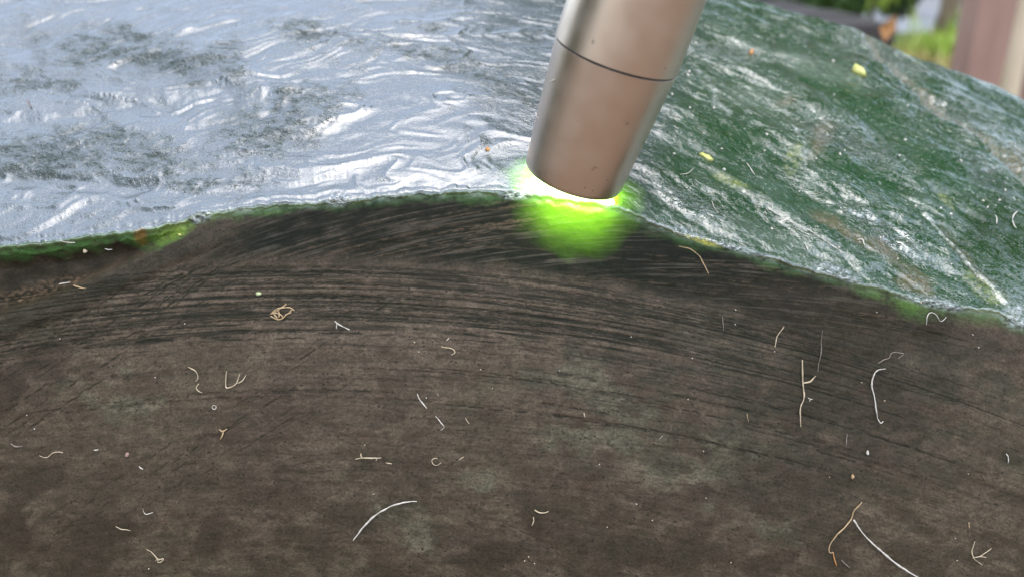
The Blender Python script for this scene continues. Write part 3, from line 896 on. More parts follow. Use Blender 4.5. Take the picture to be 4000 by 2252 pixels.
# ------------------------------------------------------------------ bits lying on the stone
fib_mats = {
    "white": noisy_mat("dry_fibre_white", (0.310, 0.291, 0.248), (0.446, 0.422, 0.372), 600, 0.6),
    "straw": noisy_mat("dry_fibre_straw", (0.285, 0.223, 0.136), (0.409, 0.341, 0.236), 500, 0.6),
    "tan": noisy_mat("dry_fibre_tan", (0.223, 0.149, 0.074), (0.341, 0.248, 0.136), 500, 0.6),
    "orange": noisy_mat("dry_fibre_orange", (0.260, 0.112, 0.031), (0.360, 0.186, 0.062), 500, 0.6),
    "grey": noisy_mat("dry_fibre_grey", (0.124, 0.099, 0.081), (0.186, 0.155, 0.130), 500, 0.7),
    "yellow": noisy_mat("leaf_chip_yellow", (0.310, 0.322, 0.062), (0.434, 0.434, 0.155), 300, 0.5),
    "green": noisy_mat("leaf_chip_green", (0.211, 0.273, 0.099), (0.372, 0.409, 0.248), 400, 0.5),
    "dark": noisy_mat("dark_speck", (0.05, 0.035, 0.025), (0.09, 0.06, 0.04), 400, 0.7),
    "pink": noisy_mat("chip_pink", (0.174, 0.112, 0.087), (0.248, 0.167, 0.136), 400, 0.7),
}
PXM = 0.2 / FPX


def smooth_line(pts, step=5.0):
    pts = np.array(pts, float)
    if len(pts) == 2:
        pts = np.array([pts[0], (pts[0] + pts[1]) / 2 + rng.normal(0, 1.5, 2), pts[1]])
    d = np.concatenate([[0], np.cumsum(np.linalg.norm(np.diff(pts, axis=0), axis=1))])
    n = max(5, int(d[-1] / step))
    t = np.linspace(0, d[-1], n)
    return np.stack([spline(np.stack([d, pts[:, 0]], 1), t), spline(np.stack([d, pts[:, 1]], 1), t)], 1)


def fibre_geo(strands, wpx, on=None):
    on = on or on_stone
    wpx = wpx * 0.72
    verts, faces = [], []
    for pts in strands:
        ln = smooth_line(pts)
        ln = ln + rng.normal(0, 0.7, ln.shape)
        P, Nn = [], []
        for x, y in ln:
            q, n = on(x, y)
            if q is not None: P.append(q); Nn.append(n)
        if len(P) < 3: continue
        P = np.array(P); Nn = np.array(Nn)
        for _ in range(3):
            P[1:-1] = 0.5 * P[1:-1] + 0.25 * (P[:-2] + P[2:])
            Nn[1:-1] = 0.5 * Nn[1:-1] + 0.25 * (Nn[:-2] + Nn[2:])
        n = len(P); k0 = len(verts); ns = 6
        tan = np.gradient(P, axis=0)
        t = np.linspace(0, 1, n)
        R = wpx * 0.5 * PXM * (0.55 + 0.45 * np.sin(np.pi * np.clip(t * 0.9 + 0.08, 0, 1))) * (1 + 0.45 * np.convolve(rng.normal(0, 1, n + 4), np.ones(5) / 5, 'valid')).clip(0.5, 1.5)
        lift = R * 0.85 + 0.00012 + 0.0004 * np.abs(np.sin(t * rng.uniform(2, 7) + rng.uniform(0, 3))) * min(1, n / 25)
        for i in range(n):
            tt = tan[i] / (np.linalg.norm(tan[i]) + 1e-12)
            nn_ = Nn[i] / np.linalg.norm(Nn[i])
            bb = np.cross(tt, nn_); bb /= (np.linalg.norm(bb) + 1e-12)
            c = P[i] + nn_ * lift[i]
            for q in range(ns):
                a_ = 2 * math.pi * q / ns
                verts.append(c + R[i] * (math.cos(a_) * bb + math.sin(a_) * nn_ * 0.8))
        for i in range(n - 1):
            for q in range(ns):
                q2 = (q + 1) % ns
                faces.append((k0 + i * ns + q, k0 + i * ns + q2, k0 + (i + 1) * ns + q2, k0 + (i + 1) * ns + q))
        faces.append(tuple(k0 + q for q in range(ns))[::-1]); faces.append(tuple(k0 + (n - 1) * ns + q for q in range(ns)))
    return verts, faces


def place(name, verts, faces, mat):
    verts = np.array(verts)
    c = verts.mean(axis=0)
    o = link_mesh(name, verts - c, faces, mat)
    o.location = c
    return o


def fibre(name, label, mat, w, *strands, group="dry root fibres stuck to the stone"):
    v, f = fibre_geo(strands, w)
    if not v: return
    o = place(name, v, f, fib_mats[mat])
    tag(o, label, "dry fibre" if name != "chip" else "chip", group)


def chip_geo(px, py, rx, ry, rot=0, n=9, up=0.00025, seed=0):
    r = random.Random(seed)
    q, nrm = on_stone(px, py)
    if q is None: return None, None
    nrm = nrm / np.linalg.norm(nrm)
    # pixel-plane axes carried onto the stone's surface
    ca, sa = math.cos(math.radians(rot)), math.sin(math.radians(rot))
    ring = []
    for k in range(n):
        a_ = 2 * math.pi * k / n
        rr_ = 1 + r.uniform(-0.3, 0.25)
        ex, ey_ = rx * math.cos(a_) * rr_, ry * math.sin(a_) * rr_
        x = px + ex * ca - ey_ * sa; y = py + ex * sa + ey_ * ca
        ray = rel(x, y, 1.0); den = ray @ nrm
        den = den if abs(den) > 0.12 else -0.12
        ring.append(CAM + ray * (((q - CAM) @ nrm) / den))
    ring = np.array(ring)
    c = ring.mean(0)
    v = [p_ + nrm * 0.00002 for p_ in ring] + [c + (p_ - c) * 0.8 + nrm * (up + r.uniform(0, up)) for p_ in ring] + [c + nrm * up * 2.1]
    f = [(k, (k + 1) % n, n + (k + 1) % n, n + k) for k in range(n)] + [(n + k, n + (k + 1) % n, 2 * n) for k in range(n)] + [tuple(range(n))[::-1]]
    return v, f


def chip(label, mat, px, py, rx, ry, rot=0, up=0.0003, group=None, cat="chip", name="chip"):
    v, f = chip_geo(px, py, rx, ry, rot, up=up, seed=int(px * 7 + py))
    if v is None: return
    o = place(name, v, f, fib_mats[mat])
    tag(o, label, cat, group)


FB = "root_fibre"
fibre(FB, "tangled tan knot of dry rootlets on the upper left of the brown face", "tan", 8,
      [(1060, 1226), (1085, 1212), (1122, 1186)], [(1062, 1222), (1082, 1206), (1106, 1201), (1143, 1202), (1152, 1210)], [(1144, 1203), (1139, 1214), (1126, 1224)],
      [(1058, 1224), (1080, 1221), (1100, 1226), (1109, 1240)], [(1060, 1232), (1084, 1246), (1108, 1241), (1122, 1227), (1140, 1219)], [(1068, 1220), (1078, 1230), (1086, 1241)],
      [(1088, 1206), (1094, 1226), (1090, 1240)])
fibre(FB, "short whitish forked twig just right of the tan rootlet knot", "white", 7, [(1308, 1252), (1318, 1262), (1340, 1272), (1366, 1286)], [(1316, 1262), (1314, 1282)])
fibre(FB, "branched pale rootlet shaped like antlers on the left of the brown face", "straw", 6, [(888, 1446), (886, 1480), (885, 1512), (927, 1496), (938, 1460)], [(927, 1496), (950, 1485), (962, 1463)])
fibre(FB, "bent pale fibre left of the antler shaped rootlet", "straw", 6, [(739, 1430), (770, 1449), (775, 1479), (764, 1487)])
fibre(FB, "small hooked pale fibre below the bent fibre left of the antler rootlet", "straw", 5, [(778, 1497), (767, 1512), (774, 1524), (791, 1531)])
fibre(FB, "tiny curled ring of fibre below the antler shaped rootlet", "white", 5, [(838, 1578), (828, 1584), (832, 1596), (846, 1596), (849, 1584), (838, 1580)])
fibre(FB, "stubby forked tan rootlet on the lower left of the brown face", "tan", 10, [(858, 1673), (866, 1682), (874, 1684), (888, 1672)], [(874, 1684), (871, 1698), (862, 1714)])
fibre(FB, "small pale curved fibre nearest the left border of the brown face", "grey", 6, [(46, 1728), (65, 1742), (92, 1739)])
fibre(FB, "thin wavy pale fibre near the left border, right of the small curved one", "straw", 5, [(158, 1774), (182, 1785), (217, 1761), (250, 1765)])
fibre(FB, "short pale sliver alone on the left brown face", "white", 6, [(543, 1818), (552, 1825), (562, 1829)])
fibre(FB, "tiny white crumb like sliver lying level on the left brown face", "white", 6, [(370, 1754), (378, 1755), (388, 1753)])
fibre(FB, "hook shaped pale fibre above the knotted fibre at the lower left", "white", 5, [(560, 1984), (562, 1998), (570, 2005), (598, 1996)])
fibre(FB, "slightly wavy pale fibre below the hook shaped one at the lower left", "straw", 6, [(455, 2052), (473, 2062), (490, 2063), (513, 2067)])
fibre(FB, "pale fibre ending in a little knot at the bottom left of the brown face", "straw", 6, [(576, 2139), (598, 2155), (612, 2166), (625, 2179), (644, 2176), (638, 2186), (622, 2192), (617, 2183), (630, 2178)], [(625, 2179), (608, 2186)])
fibre(FB, "zigzag pale twig with a raised tip in the middle of the brown face", "straw", 7, [(1725, 1351), (1745, 1356), (1758, 1355), (1780, 1374), (1763, 1384)])
fibre(FB, "very short pale sliver just above the zigzag twig", "white", 5, [(1742, 1328), (1749, 1324), (1756, 1318)])
fibre(FB, "upper of two pale fibre pieces in line in the middle of the brown face", "white", 6, [(1631, 1534), (1638, 1553), (1649, 1570), (1668, 1591)])
fibre(FB, "lower of two pale fibre pieces in line, with a hooked end", "white", 6, [(1702, 1622), (1722, 1646), (1737, 1664), (1733, 1673), (1722, 1675)])
fibre(FB, "short slanting pale fibre right of the hooked piece", "straw", 5, [(1818, 1628), (1824, 1641), (1836, 1653)])
fibre(FB, "tiny slanting sliver right of the upper fibre piece in line", "grey", 5, [(1708, 1533), (1716, 1545)])
fibre(FB, "tiny pale peg on the greenish cloud of the brown face", "straw", 7, [(2280, 1610), (2283, 1618), (2284, 1626)])
fibre(FB, "long curved ivory straw at the bottom middle of the brown face", "white", 11, [(1381, 2106), (1417, 2057), (1458, 2014), (1507, 1981), (1572, 1957), (1629, 1952)])
fibre(FB, "level pale twig with a small side shoot in the lower middle", "straw", 7, [(1392, 1789), (1415, 1784), (1441, 1784), (1490, 1785)], [(1414, 1784), (1411, 1768)])
fibre(FB, "short pale sliver right of the level twig with a side shoot", "straw", 6, [(1509, 1804), (1520, 1805), (1532, 1808)])
fibre(FB, "thin open ring of fibre right of the level twig", "straw", 5, [(1712, 1786), (1694, 1784), (1686, 1796), (1692, 1810), (1708, 1814), (1724, 1803)])
fibre(FB, "tiny slanted sliver right of the open fibre ring", "straw", 6, [(1792, 1794), (1800, 1786), (1812, 1780)])
fibre(FB, "shallow v shaped pale fibre right of the long ivory straw", "straw", 8, [(2088, 1988), (2102, 1995), (2115, 2000), (2142, 1993)])
fibre(FB, "short bent fibre below the shallow v shaped one", "straw", 7, [(2082, 2016), (2086, 2030), (2077, 2049)])
fibre(FB, "thin slanting sliver on the right of the brown face centre", "grey", 5, [(2588, 1698), (2580, 1706), (2572, 1717)])
fibre(FB, "curved tan fibre under the right part of the edge", "straw", 6, [(3061, 1273), (3047, 1291), (3035, 1309), (3023, 1356)])
fibre(FB, "arched thin pale thread close under the right end of the edge", "white", 5, [(3614, 1266), (3619, 1229), (3637, 1218), (3652, 1226), (3670, 1254), (3692, 1236)])
fibre(FB, "upright knobbly tan stem with a side branch on the right of the face", "straw", 8, [(3130, 1403), (3131, 1450), (3133, 1490), (3138, 1555), (3124, 1584), (3124, 1664)], [(3133, 1494), (3162, 1487), (3184, 1465)])
fibre(FB, "faint long upright hair above the knobbly tan stem", "grey", 4, [(3209, 1287), (3206, 1335), (3202, 1381), (3191, 1450)])
fibre(FB, "ivory fibre shaped like a walking cane on the right of the face", "white", 8, [(3456, 1438), (3430, 1440), (3416, 1450), (3402, 1487), (3408, 1530), (3412, 1555), (3431, 1642), (3440, 1652), (3444, 1640)])
fibre(FB, "thin angular fibre just above the cane shaped one", "grey", 5, [(3427, 1414), (3450, 1402), (3470, 1396), (3474, 1378), (3525, 1376)], [(3505, 1398), (3526, 1384)])
fibre(FB, "tiny white tuft right of the knobbly tan stem", "white", 5, [(3155, 1551), (3163, 1558), (3172, 1556)], [(3163, 1558), (3161, 1566)])
fibre(FB, "short tan sliver left of the knobbly stem's foot", "tan", 6, [(2916, 1613), (2919, 1630), (2924, 1643)])
fibre(FB, "short upright grey fibre in the dark red patch", "grey", 5, [(3308, 1693), (3304, 1715), (3304, 1738)])
fibre(FB, "small crooked white fibre near the right border", "white", 6, [(3928, 1768), (3936, 1784), (3935, 1804)])
fibre(FB, "brown tan stem curving down to a hook at the bottom right", "tan", 9, [(3362, 1956), (3345, 1975), (3333, 1987), (3325, 2020), (3296, 2052), (3260, 2089), (3235, 2150), (3242, 2157), (3250, 2150)])
fibre(FB, "long straight ivory straw running out of the bottom right", "white", 11, [(3329, 2023), (3369, 2081), (3434, 2143), (3499, 2197), (3587, 2252), (3660, 2300)])
fibre(FB, "short orange sliver below the hooked brown stem", "orange", 8, [(3252, 2152), (3256, 2179), (3267, 2206)])
fibre(FB, "short dull sliver between the brown stem and the ivory straw", "grey", 7, [(3285, 2183), (3300, 2198), (3318, 2212)])
fibre(FB, "small claw shaped rootlet at the bottom right corner", "straw", 6, [(3804, 2110), (3793, 2143), (3797, 2172), (3833, 2201)], [(3869, 2136), (3826, 2168), (3797, 2172)], [(3797, 2175), (3820, 2170), (3848, 2172)])
fibre(FB, "tiny upright tan sliver above the claw shaped rootlet", "tan", 6, [(3782, 2036), (3783, 2048), (3784, 2060)])
fibre(FB, "thin upright hair under the edge, left of the curved tan fibre", "grey", 4, [(2821, 1236), (2823, 1262), (2826, 1292)])
fibre(FB, "curved orange straw just under the edge right of the green glow", "tan", 6, [(2650, 961), (2699, 974), (2732, 1002), (2750, 1035), (2765, 1068)])
fibre(FB, "long straight white thread lying on the green facet", "white", 6, [(3000, 817), (3096, 875), (3190, 922), (3290, 991)])
fibre(FB, "wavy white fibre on the green facet, right of the glow", "white", 6, [(2777, 787), (2784, 808), (2792, 822), (2807, 834)])
fibre(FB, "tiny white loop beside the upper end of the white thread", "white", 5, [(2980, 838), (2983, 828), (2988, 825), (2991, 842)])
fibre(FB, "short white sliver below the middle of the white thread", "white", 6, [(3143, 953), (3151, 966), (3154, 980)])
fibre(FB, "hooked white fibre below the brown spot of the green facet", "white", 6, [(3348, 939), (3358, 934), (3368, 940), (3376, 962)])
fibre(FB, "arched thin white fibre on the green facet close to the flashlight", "white", 5, [(2652, 686), (2675, 684), (2692, 676), (2708, 660)])
fibre(FB, "slanting white thread in the upper middle of the green facet", "white", 6, [(2914, 640), (2928, 660), (2947, 685)])
fibre(FB, "bold s shaped white fibre on the black spot at the right border", "white", 9, [(3970, 828), (3953, 850), (3952, 872), (3967, 896)])
fibre(FB, "short bold white fibre on the black spot, left of the s shaped one", "white", 9, [(3884, 842), (3892, 858), (3889, 876)])
fibre(FB, "small dark peg standing on the glossy top at the far left", "grey", 10, [(108, 392), (114, 408), (122, 425)])
fibre(FB, "longest white sliver in the green strip at the left edge", "white", 6, [(237, 941), (268, 945), (298, 944)])
fibre(FB, "small white sliver in the dark hollow, left of the ledge", "white", 6, [(411, 969), (426, 972), (441, 971)])
fibre(FB, "whitish sliver above the tan sliver in the dark hollow at the left", "white", 7, [(232, 1110), (255, 1106), (276, 1105)])
fibre(FB, "tan sliver lowest in the dark hollow at the left", "tan", 9, [(290, 1117), (315, 1123), (339, 1126)])
chip("pale yellow green flake of leaf above the tan rootlet knot", "green", 1012, 1146, 12, 9, 10, 0.0003, cat="flake", name="leaf_flake")
chip("dull pinkish brown flake on the lower left face", "pink", 498, 1773, 11, 8, -40, 0.0002, cat="flake", name="bark_flake")
chip("white pointed flake in the dark red patch of the right face", "white", 3387, 1766, 6, 9, 10, 0.0003, cat="flake", name="bark_flake")
chip("tan grain in the lower right of the face, below the white pointed flake", "tan", 3329, 1860, 7, 9, 10, 0.0003, cat="flake", name="bark_flake")
chip("long bright yellow chip raised on the far green facet", "yellow", 3352, 285, 30, 13, 28, 0.0012, cat="flake", name="leaf_flake")
chip("bright yellow chip on the green facet beside the flashlight", "yellow", 2762, 617, 32, 10, 28, 0.0004, cat="flake", name="leaf_flake")
chip("small orange crumb on the far green facet near the flashlight", "orange", 2934, 209, 9, 11, 0, 0.0006, cat="flake", name="bark_flake")
chip("small copper coloured crumb on the glossy top left of the flashlight", "orange", 1903, 586, 10, 5, 0, 0.0004, cat="flake", name="bark_flake")
chip("yellow grain on the lime patch under the left part of the edge", "yellow", 705, 919, 7, 5, 0, 0.0003, cat="flake", name="leaf_flake")
chip("straw coloured grain in the green strip at the left edge", "straw", 334, 980, 9, 7, 30, 0.0003, cat="flake", name="bark_flake")
hh_ = np.linspace(1, 60, 240)[:, None] * mm; th_ = np.linspace(0, 2 * np.pi, 240)[None, :]
rr_t = np.interp(hh_, np.array([1.2, 6, 15, HL, HL + .6, 45, 60]) * mm, np.array([11.85, 12.25, 12.95, 13.9, 14.12, 13.95, 13.85]) * mm)
XA, YA = np.array(xax), np.array(yax)
rad_t = np.cos(th_)[..., None] * XA + np.sin(th_)[..., None] * YA
PT_ = TIP + hh_[..., None] * AX + rr_t[..., None] * rad_t
NT_ = np.broadcast_to(rad_t, PT_.shape)
fac = np.einsum('ijk,ijk->ij', NT_, PT_ - CAM) < 0
PT_, NT_ = PT_[fac], NT_[fac]
TX_, TY_, _ = project(PT_)


def on_torch(px, py):
    k = np.argsort((TX_ - px) ** 2 + (TY_ - py) ** 2)[:4]
    w = 1 / (np.hypot(TX_[k] - px, TY_[k] - py) + 0.5); w /= w.sum()
    return (PT_[k] * w[:, None]).sum(0), NT_[k[0]]


for lb, mt, w_, pts in [("tiny white tick shaped fibre on the left side of the flashlight head", "white", 5, [(2150, 318), (2155, 324), (2168, 309)]),
                        ("tiny pale hair low on the left side of the flashlight head", "white", 4, [(2098, 440), (2102, 462), (2112, 468)]),
                        ("small dark curved hair near the flashlight tip", "dark", 3, [(2312, 668), (2318, 654), (2330, 652), (2338, 660)]),
                        ("small dark nick on the upper flashlight barrel", "dark", 4, [(2318, 156), (2316, 166), (2314, 175)]),
                        ("short dark nick on the right half of the flashlight head", "dark", 3, [(2442, 487), (2450, 482), (2458, 478)])]:
    v, f = fibre_geo([pts], w_, on_torch)
    if v: tag(place("fibre", v, f, fib_mats[mt]), lb, "fibre", "specks on the flashlight")
# grit: specks too small to tell apart
r2 = random.Random(5)
for k in range(42):
    x, y = r2.uniform(20, 3980), r2.uniform(1180, 2240)
    chip("tiny pale speck of grit stuck to the brown face", r2.choice(["white", "straw", "white"]), x, y, r2.uniform(2.0, 3.6), r2.uniform(1.6, 2.8), r2.uniform(0, 180), 0.00012, "grit specks on the brown face", "grit", "grit_speck")
for k in range(42):
    x = r2.uniform(2600, 3980); y = r2.uniform(max(120, (x - 2900) * 0.42 + 60), 800 + (x - 2440) * 0.26)
    chip("tiny white speck of grit stuck to the green facet", "white", x, y, r2.uniform(3, 7), r2.uniform(2.2, 4), 30 + r2.uniform(-20, 20), 0.00018, "grit specks on the green facet", "grit", "grit_speck")

# ------------------------------------------------------------------ the garden behind
soil = noisy_mat("garden_soil", (0.115, 0.078, 0.052), (0.18, 0.125, 0.088), 6, 0.95, 0.3, bdist=0.02)


def sheet(name, x0, x1, y0, y1, z, mat, n=1):
    o = link_mesh(name, [(x0, y0, z), (x1, y0, z), (x1, y1, z), (x0, y1, z)], [(0, 1, 2, 3)], mat, smooth=False)
    tag(o, kind="structure")
    return o


sheet("ground", -60, 60, -60, 60, GROUND_Z, soil)
lawn_m = noisy_mat("lawn", (0.07, 0.12, 0.02), (0.16, 0.22, 0.05), 3, 0.9, 0.4, bdist=0.02)
sheet("lawn", -20, 20, 2.6, 5.2, GROUND_Z + 0.004, lawn_m)
pave_m = noisy_mat("pale_paving", (0.40, 0.40, 0.40), (0.5, 0.5, 0.5), 1.5, 0.8)
sheet("path", -20, 20, 5.2, 9.0, GROUND_Z + 0.008, pave_m)


def box(name, c, s, mat, parent=None, bev=0.004, rz=0):
    bm = bmesh.new()
    bmesh.ops.create_cube(bm, size=1)
    bmesh.ops.scale(bm, vec=s, verts=bm.verts)
    if bev:
        bmesh.ops.bevel(bm, geom=bm.edges[:], offset=bev, segments=2, affect='EDGES', profile=0.6)
    if rz: bmesh.ops.rotate(bm, verts=bm.verts, cent=(0, 0, 0), matrix=Matrix.Rotation(rz, 3, 'Z'))
    bmesh.ops.translate(bm, verts=bm.verts, vec=c)
    me = bpy.data.meshes.new(name); bm.to_mesh(me); bm.free()
    me.materials.append(mat)
    o = bpy.data.objects.new(name, me); COL.objects.link(o)
    if parent is not None:
        o.parent = parent; o.matrix_parent_inverse = Matrix.Translation(-Vector(parent.location))
    return o


# weathered slatted bench
bench_m = noisy_mat("weathered_dark_timber", (0.012, 0.010, 0.009), (0.04, 0.033, 0.029), 9, 0.8, 0.3, (1, 9, 9))
bench = empty("garden_bench", (0.1, 1.15, GROUND_Z))
tag(bench, "low dark weathered timber bench with slatted top behind the boulder", "bench")
BZ = -0.040
for k in range(4):
    box("slat", (0.08, 1.0 + 0.125 * k, BZ - 0.014 + 0.002 * (k % 2)), (0.80, 0.112, 0.028), bench_m, bench, 0.004)
for sx in (-0.26, 0.42):
    for sy in (1.03, 1.32):
        box("leg", (sx, sy, (GROUND_Z + BZ - 0.03) / 2), (0.05, 0.05, BZ - 0.03 - GROUND_Z), bench_m, bench)
box("apron", (0.08, 0.965, BZ - 0.062), (0.72, 0.02, 0.06), bench_m, bench)

post_m = noisy_mat("red_brown_painted_timber", (0.20, 0.112, 0.080), (0.29, 0.175, 0.13), 5, 0.65, 0.15, (6, 6, 0.8))
q = at(3838, 150, 1.5)
post = box("timber_post", (q[0], q[1], 0.7), (0.066, 0.066, 2.3), post_m, None, 0.005)
tag(post, "square red brown painted timber post standing right behind the boulder", "post")
q = at(3962, 200, 1.62)


def tube_pts(path, radii, n=12):
    V_, F_ = [], []
    path = [np.array(p_, float) for p_ in path]
    for i, p_ in enumerate(path):
        t = path[min(i + 1, len(path) - 1)] - path[max(i - 1, 0)]
        t /= np.linalg.norm(t)
        a_ = np.cross(t, [0.2, 1, 0.1]); a_ /= np.linalg.norm(a_); b3 = np.cross(t, a_)
        for k in range(n):
            th = 2 * math.pi * k / n
            rr_ = radii[i] * (1 + 0.06 * math.sin(3 * th + i))
            V_.append(p_ + rr_ * (math.cos(th) * a_ + math.sin(th) * b3))
    for i in range(len(path) - 1):
        for k in range(n):
            k2 = (k + 1) % n
            F_.append((i * n + k, i * n + k2, (i + 1) * n + k2, (i + 1) * n + k))
    F_.append(tuple(range(n))[::-1]); F_.append(tuple(range((len(path) - 1) * n, len(path) * n)))
    return V_, F_


def merge(parts):
    V_, F_ = [], []
    for v, f in parts:
        k = len(V_); V_ += list(v); F_ += [tuple(i + k for i in t) for t in f]
    return V_, F_


bark_pale = noisy_mat("pale_bark", (0.42, 0.34, 0.22), (0.60, 0.50, 0.35), 14, 0.9, 0.4, (1, 1, 0.3), bdist=0.004)
bark_dark = noisy_mat("dark_bark", (0.035, 0.028, 0.024), (0.08, 0.065, 0.055), 14, 0.9, 0.4, (1, 1, 0.3), bdist=0.004)
bark_mid = noisy_mat("brown_bark", (0.17, 0.12, 0.08), (0.30, 0.22, 0.15), 14, 0.9, 0.4, (1, 1, 0.3), bdist=0.004)


def leaf_mat(name, c1, c2):
    m = noisy_mat(name, c1, c2, 2.5, 0.55)
    m.node_tree.nodes["Principled BSDF"].inputs["Transmission Weight"].default_value = 0.0
    return m


leaf_dark = leaf_mat("dark_leaf", (0.025, 0.06, 0.015), (0.07, 0.13, 0.03))
leaf_mid = leaf_mat("mid_leaf", (0.05, 0.10, 0.02), (0.12, 0.20, 0.045))
leaf_lime = leaf_mat("lime_leaf", (0.22, 0.34, 0.03), (0.42, 0.54, 0.08))
leaf_straw = leaf_mat("straw_leaf", (0.32, 0.24, 0.08), (0.45, 0.40, 0.14))


def leaf_cloud(centers, n, size, r):
    """leaf-shaped quads (kite folded on the midrib) spread in clumps"""
    V_, F_ = [], []
    for _ in range(n):
        c, rad = centers[r.randrange(len(centers))]
        d = np.array([r.gauss(0, 1), r.gauss(0, 1), r.gauss(0, 0.8)]); d /= np.linalg.norm(d)
        p_ = np.array(c) + d * rad * r.uniform(0.25, 1.0) ** 0.5
        ax = np.array([r.gauss(0, 1), r.gauss(0, 1), r.gauss(-0.4, 0.7)]); ax /= np.linalg.norm(ax)
        sd_ = np.cross(ax, [r.gauss(0, 1), r.gauss(0, 1), r.gauss(0, 1)]); sd_ /= np.linalg.norm(sd_) + 1e-9
        nn_ = np.cross(ax, sd_)
        s = size * r.uniform(0.6, 1.3)
        k = len(V_)
        V_ += [p_, p_ + ax * s * 0.45 + sd_ * s * 0.24 + nn_ * s * 0.05, p_ + ax * s, p_ + ax * s * 0.45 - sd_ * s * 0.24 + nn_ * s * 0.05]
        F_ += [(k, k + 1, k + 2), (k, k + 2, k + 3)]
    return V_, F_


def tree(label, x, y, h, tr, bark, leaf, nleaf, lsize, crown_r, seed, lean=0.0, crown_z=0.62, name="garden_tree"):
    r = random.Random(seed)
    root = empty(name, (x, y, GROUND_Z))
    tag(root, label, "tree", "trees in the garden behind")
    zs = [0, 0.05, 0.3, 0.6, 0.85]
    path = [(x + lean * z * h + r.uniform(-.03, .03) * (z > 0.1), y + r.uniform(-.03, .03), GROUND_Z - 0.02 + z * h) for z in zs]
    parts = [tube_pts(path, [tr * 1.5, tr * 1.1, tr, tr * 0.75, tr * 0.35])]
    cents = []
    for k in range(10):
        a_ = r.uniform(0, 2 * math.pi); zz = r.uniform(0.42, 0.85)
        b0 = np.array([np.interp(zz, zs, [p_[i] for p_ in path]) for i in range(3)])
        tip = b0 + np.array([math.cos(a_) * crown_r * r.uniform(.4, .9), math.sin(a_) * crown_r * r.uniform(.4, .9), h * r.uniform(.05, .2)])
        parts.append(tube_pts([b0, (b0 + tip) / 2 + np.array([0, 0, 0.05 * h]), tip], [tr * .45, tr * .3, tr * .1], 7))
        cents.append((tip, crown_r * r.uniform(.35, .6))); cents.append(((b0 + tip) / 2, crown_r * r.uniform(.3, .45)))
    v, f = merge(parts)
    link_mesh("trunk", v, f, bark, root)
    v, f = leaf_cloud(cents, nleaf, lsize, r)
    link_mesh("crown", v, f, leaf, root, smooth=False)
    return root


def garden_xy(px, dist):
    """point on the ground line seen at photo column px, at a given distance"""
    return ((px - 2000) / FPX * dist / math.cos(PITCH) * 0.97, dist + CAM[1])


tree("broad leafy tree standing right of the boulder, outside the frame", 2.3, 1.5, 4.6, 0.07, bark_mid, leaf_dark, 9000, 0.15, 1.6, 5)
X_, Y_ = garden_xy(3372, 6.6); tree("slender dark trunked tree beyond the bench", X_, Y_, 4.6, 0.085, bark_dark, leaf_dark, 5000, 0.13, 1.2, 1)
X_, Y_ = garden_xy(3535, 4.5); tree("pale brown trunked tree rising from the grass, left of the red brown post", X_, Y_, 4.2, 0.042, bark_mid, leaf_mid, 5000, 0.12, 1.2, 2, 0.02)
tr2 = bpy.context.scene.objects[[o.name for o in COL.objects if o.name.startswith("garden_tree")][-1]]
r4 = random.Random(77)
bx0 = np.array([X_, Y_, GROUND_Z + 0.62]); bx1 = at(3420, -40, 4.3)
v, f = tube_pts([bx0, (bx0 + bx1) / 2 + np.array([0, 0, .08]), bx1], [.014, .009, .004], 7)
link_mesh("drooping_branch", v, f, bark_mid, tr2)
V_, F_ = [], []
for k in range(70):
    t = r4.uniform(0.2, 1.05); c = bx0 + (bx1 - bx0) * t + np.array([r4.gauss(0, .04), r4.gauss(0, .05), .03])
    L_ = r4.uniform(.08, .17); w_ = r4.uniform(.008, .014); dx_ = r4.uniform(-.04, .04)
    k0 = len(V_)
    V_ += [c, c + np.array([-w_, 0, -L_ * .5]), c + np.array([dx_, r4.uniform(-.02, .02), -L_]), c + np.array([w_, .004, -L_ * .5])]
    F_ += [(k0, k0 + 1, k0 + 2), (k0, k0 + 2, k0 + 3)]
o = link_mesh("drooping_leaves", V_, F_, leaf_lime, tr2, smooth=False)
rl = rel(3455, 165, 1.0); lq = CAM + rl * ((BZ + 0.003 - CAM[2]) / rl[2])
v_ = [(0, 0, 0), (.008, -.003, .012), (.007, 0, .027), (-.007, .002, .014), (0, .004, .013)]
dl = link_mesh("dry_leaf", v_, [(0, 1, 4), (1, 2, 4), (2, 3, 4), (3, 0, 4)], fib_mats["orange"], None, smooth=False)
dl.location = lq
tag(dl, "curled orange dry leaf standing on the end of the dark bench", "leaf")
X_, Y_ = garden_xy(3720, 5.0); tree("grey trunked tree close to the left side of the red brown post", X_, Y_, 4.8, 0.045, bark_pale, leaf_mid, 5000, 0.12, 1.3, 3, -0.01)
tree("slim pale trunk right of the red brown post at the frame border", q[0], q[1], 3.6, 0.0145, bark_pale, leaf_dark, 3000, 0.11, 0.8, 4)
q2_ = at(4040, 200, 1.9)
post2 = box("timber_post", (q2_[0], q2_[1], 0.7), (0.07, 0.07, 2.3), post_m, None, 0.005)
tag(post2, "red brown timber post at the very frame border, behind the slim pale trunk", "post")
big = [(3.8, 3.4, 5.6, "wide leafy tree behind the pale trunk, right of the frame"), (2.2, 8.6, 7.5, "tall dense tree beyond the white wall, left of the others"),
       (4.4, 8.4, 7.0, "tall dense tree beyond the path, behind the slender dark trunk"), (6.6, 7.2, 7.5, "tall dense tree beyond the path, behind the red brown post"),
       (7.4, 4.6, 7.0, "tall dense tree far right, beyond the frame border")]
for k, (x, y, h_, lb) in enumerate(big):
    tree(lb, x, y, h_, 0.10, bark_dark, leaf_dark if k % 2 else leaf_mid, 5500, 0.30 if k else 0.18, 2.0 if k else 1.7, 60 + k)


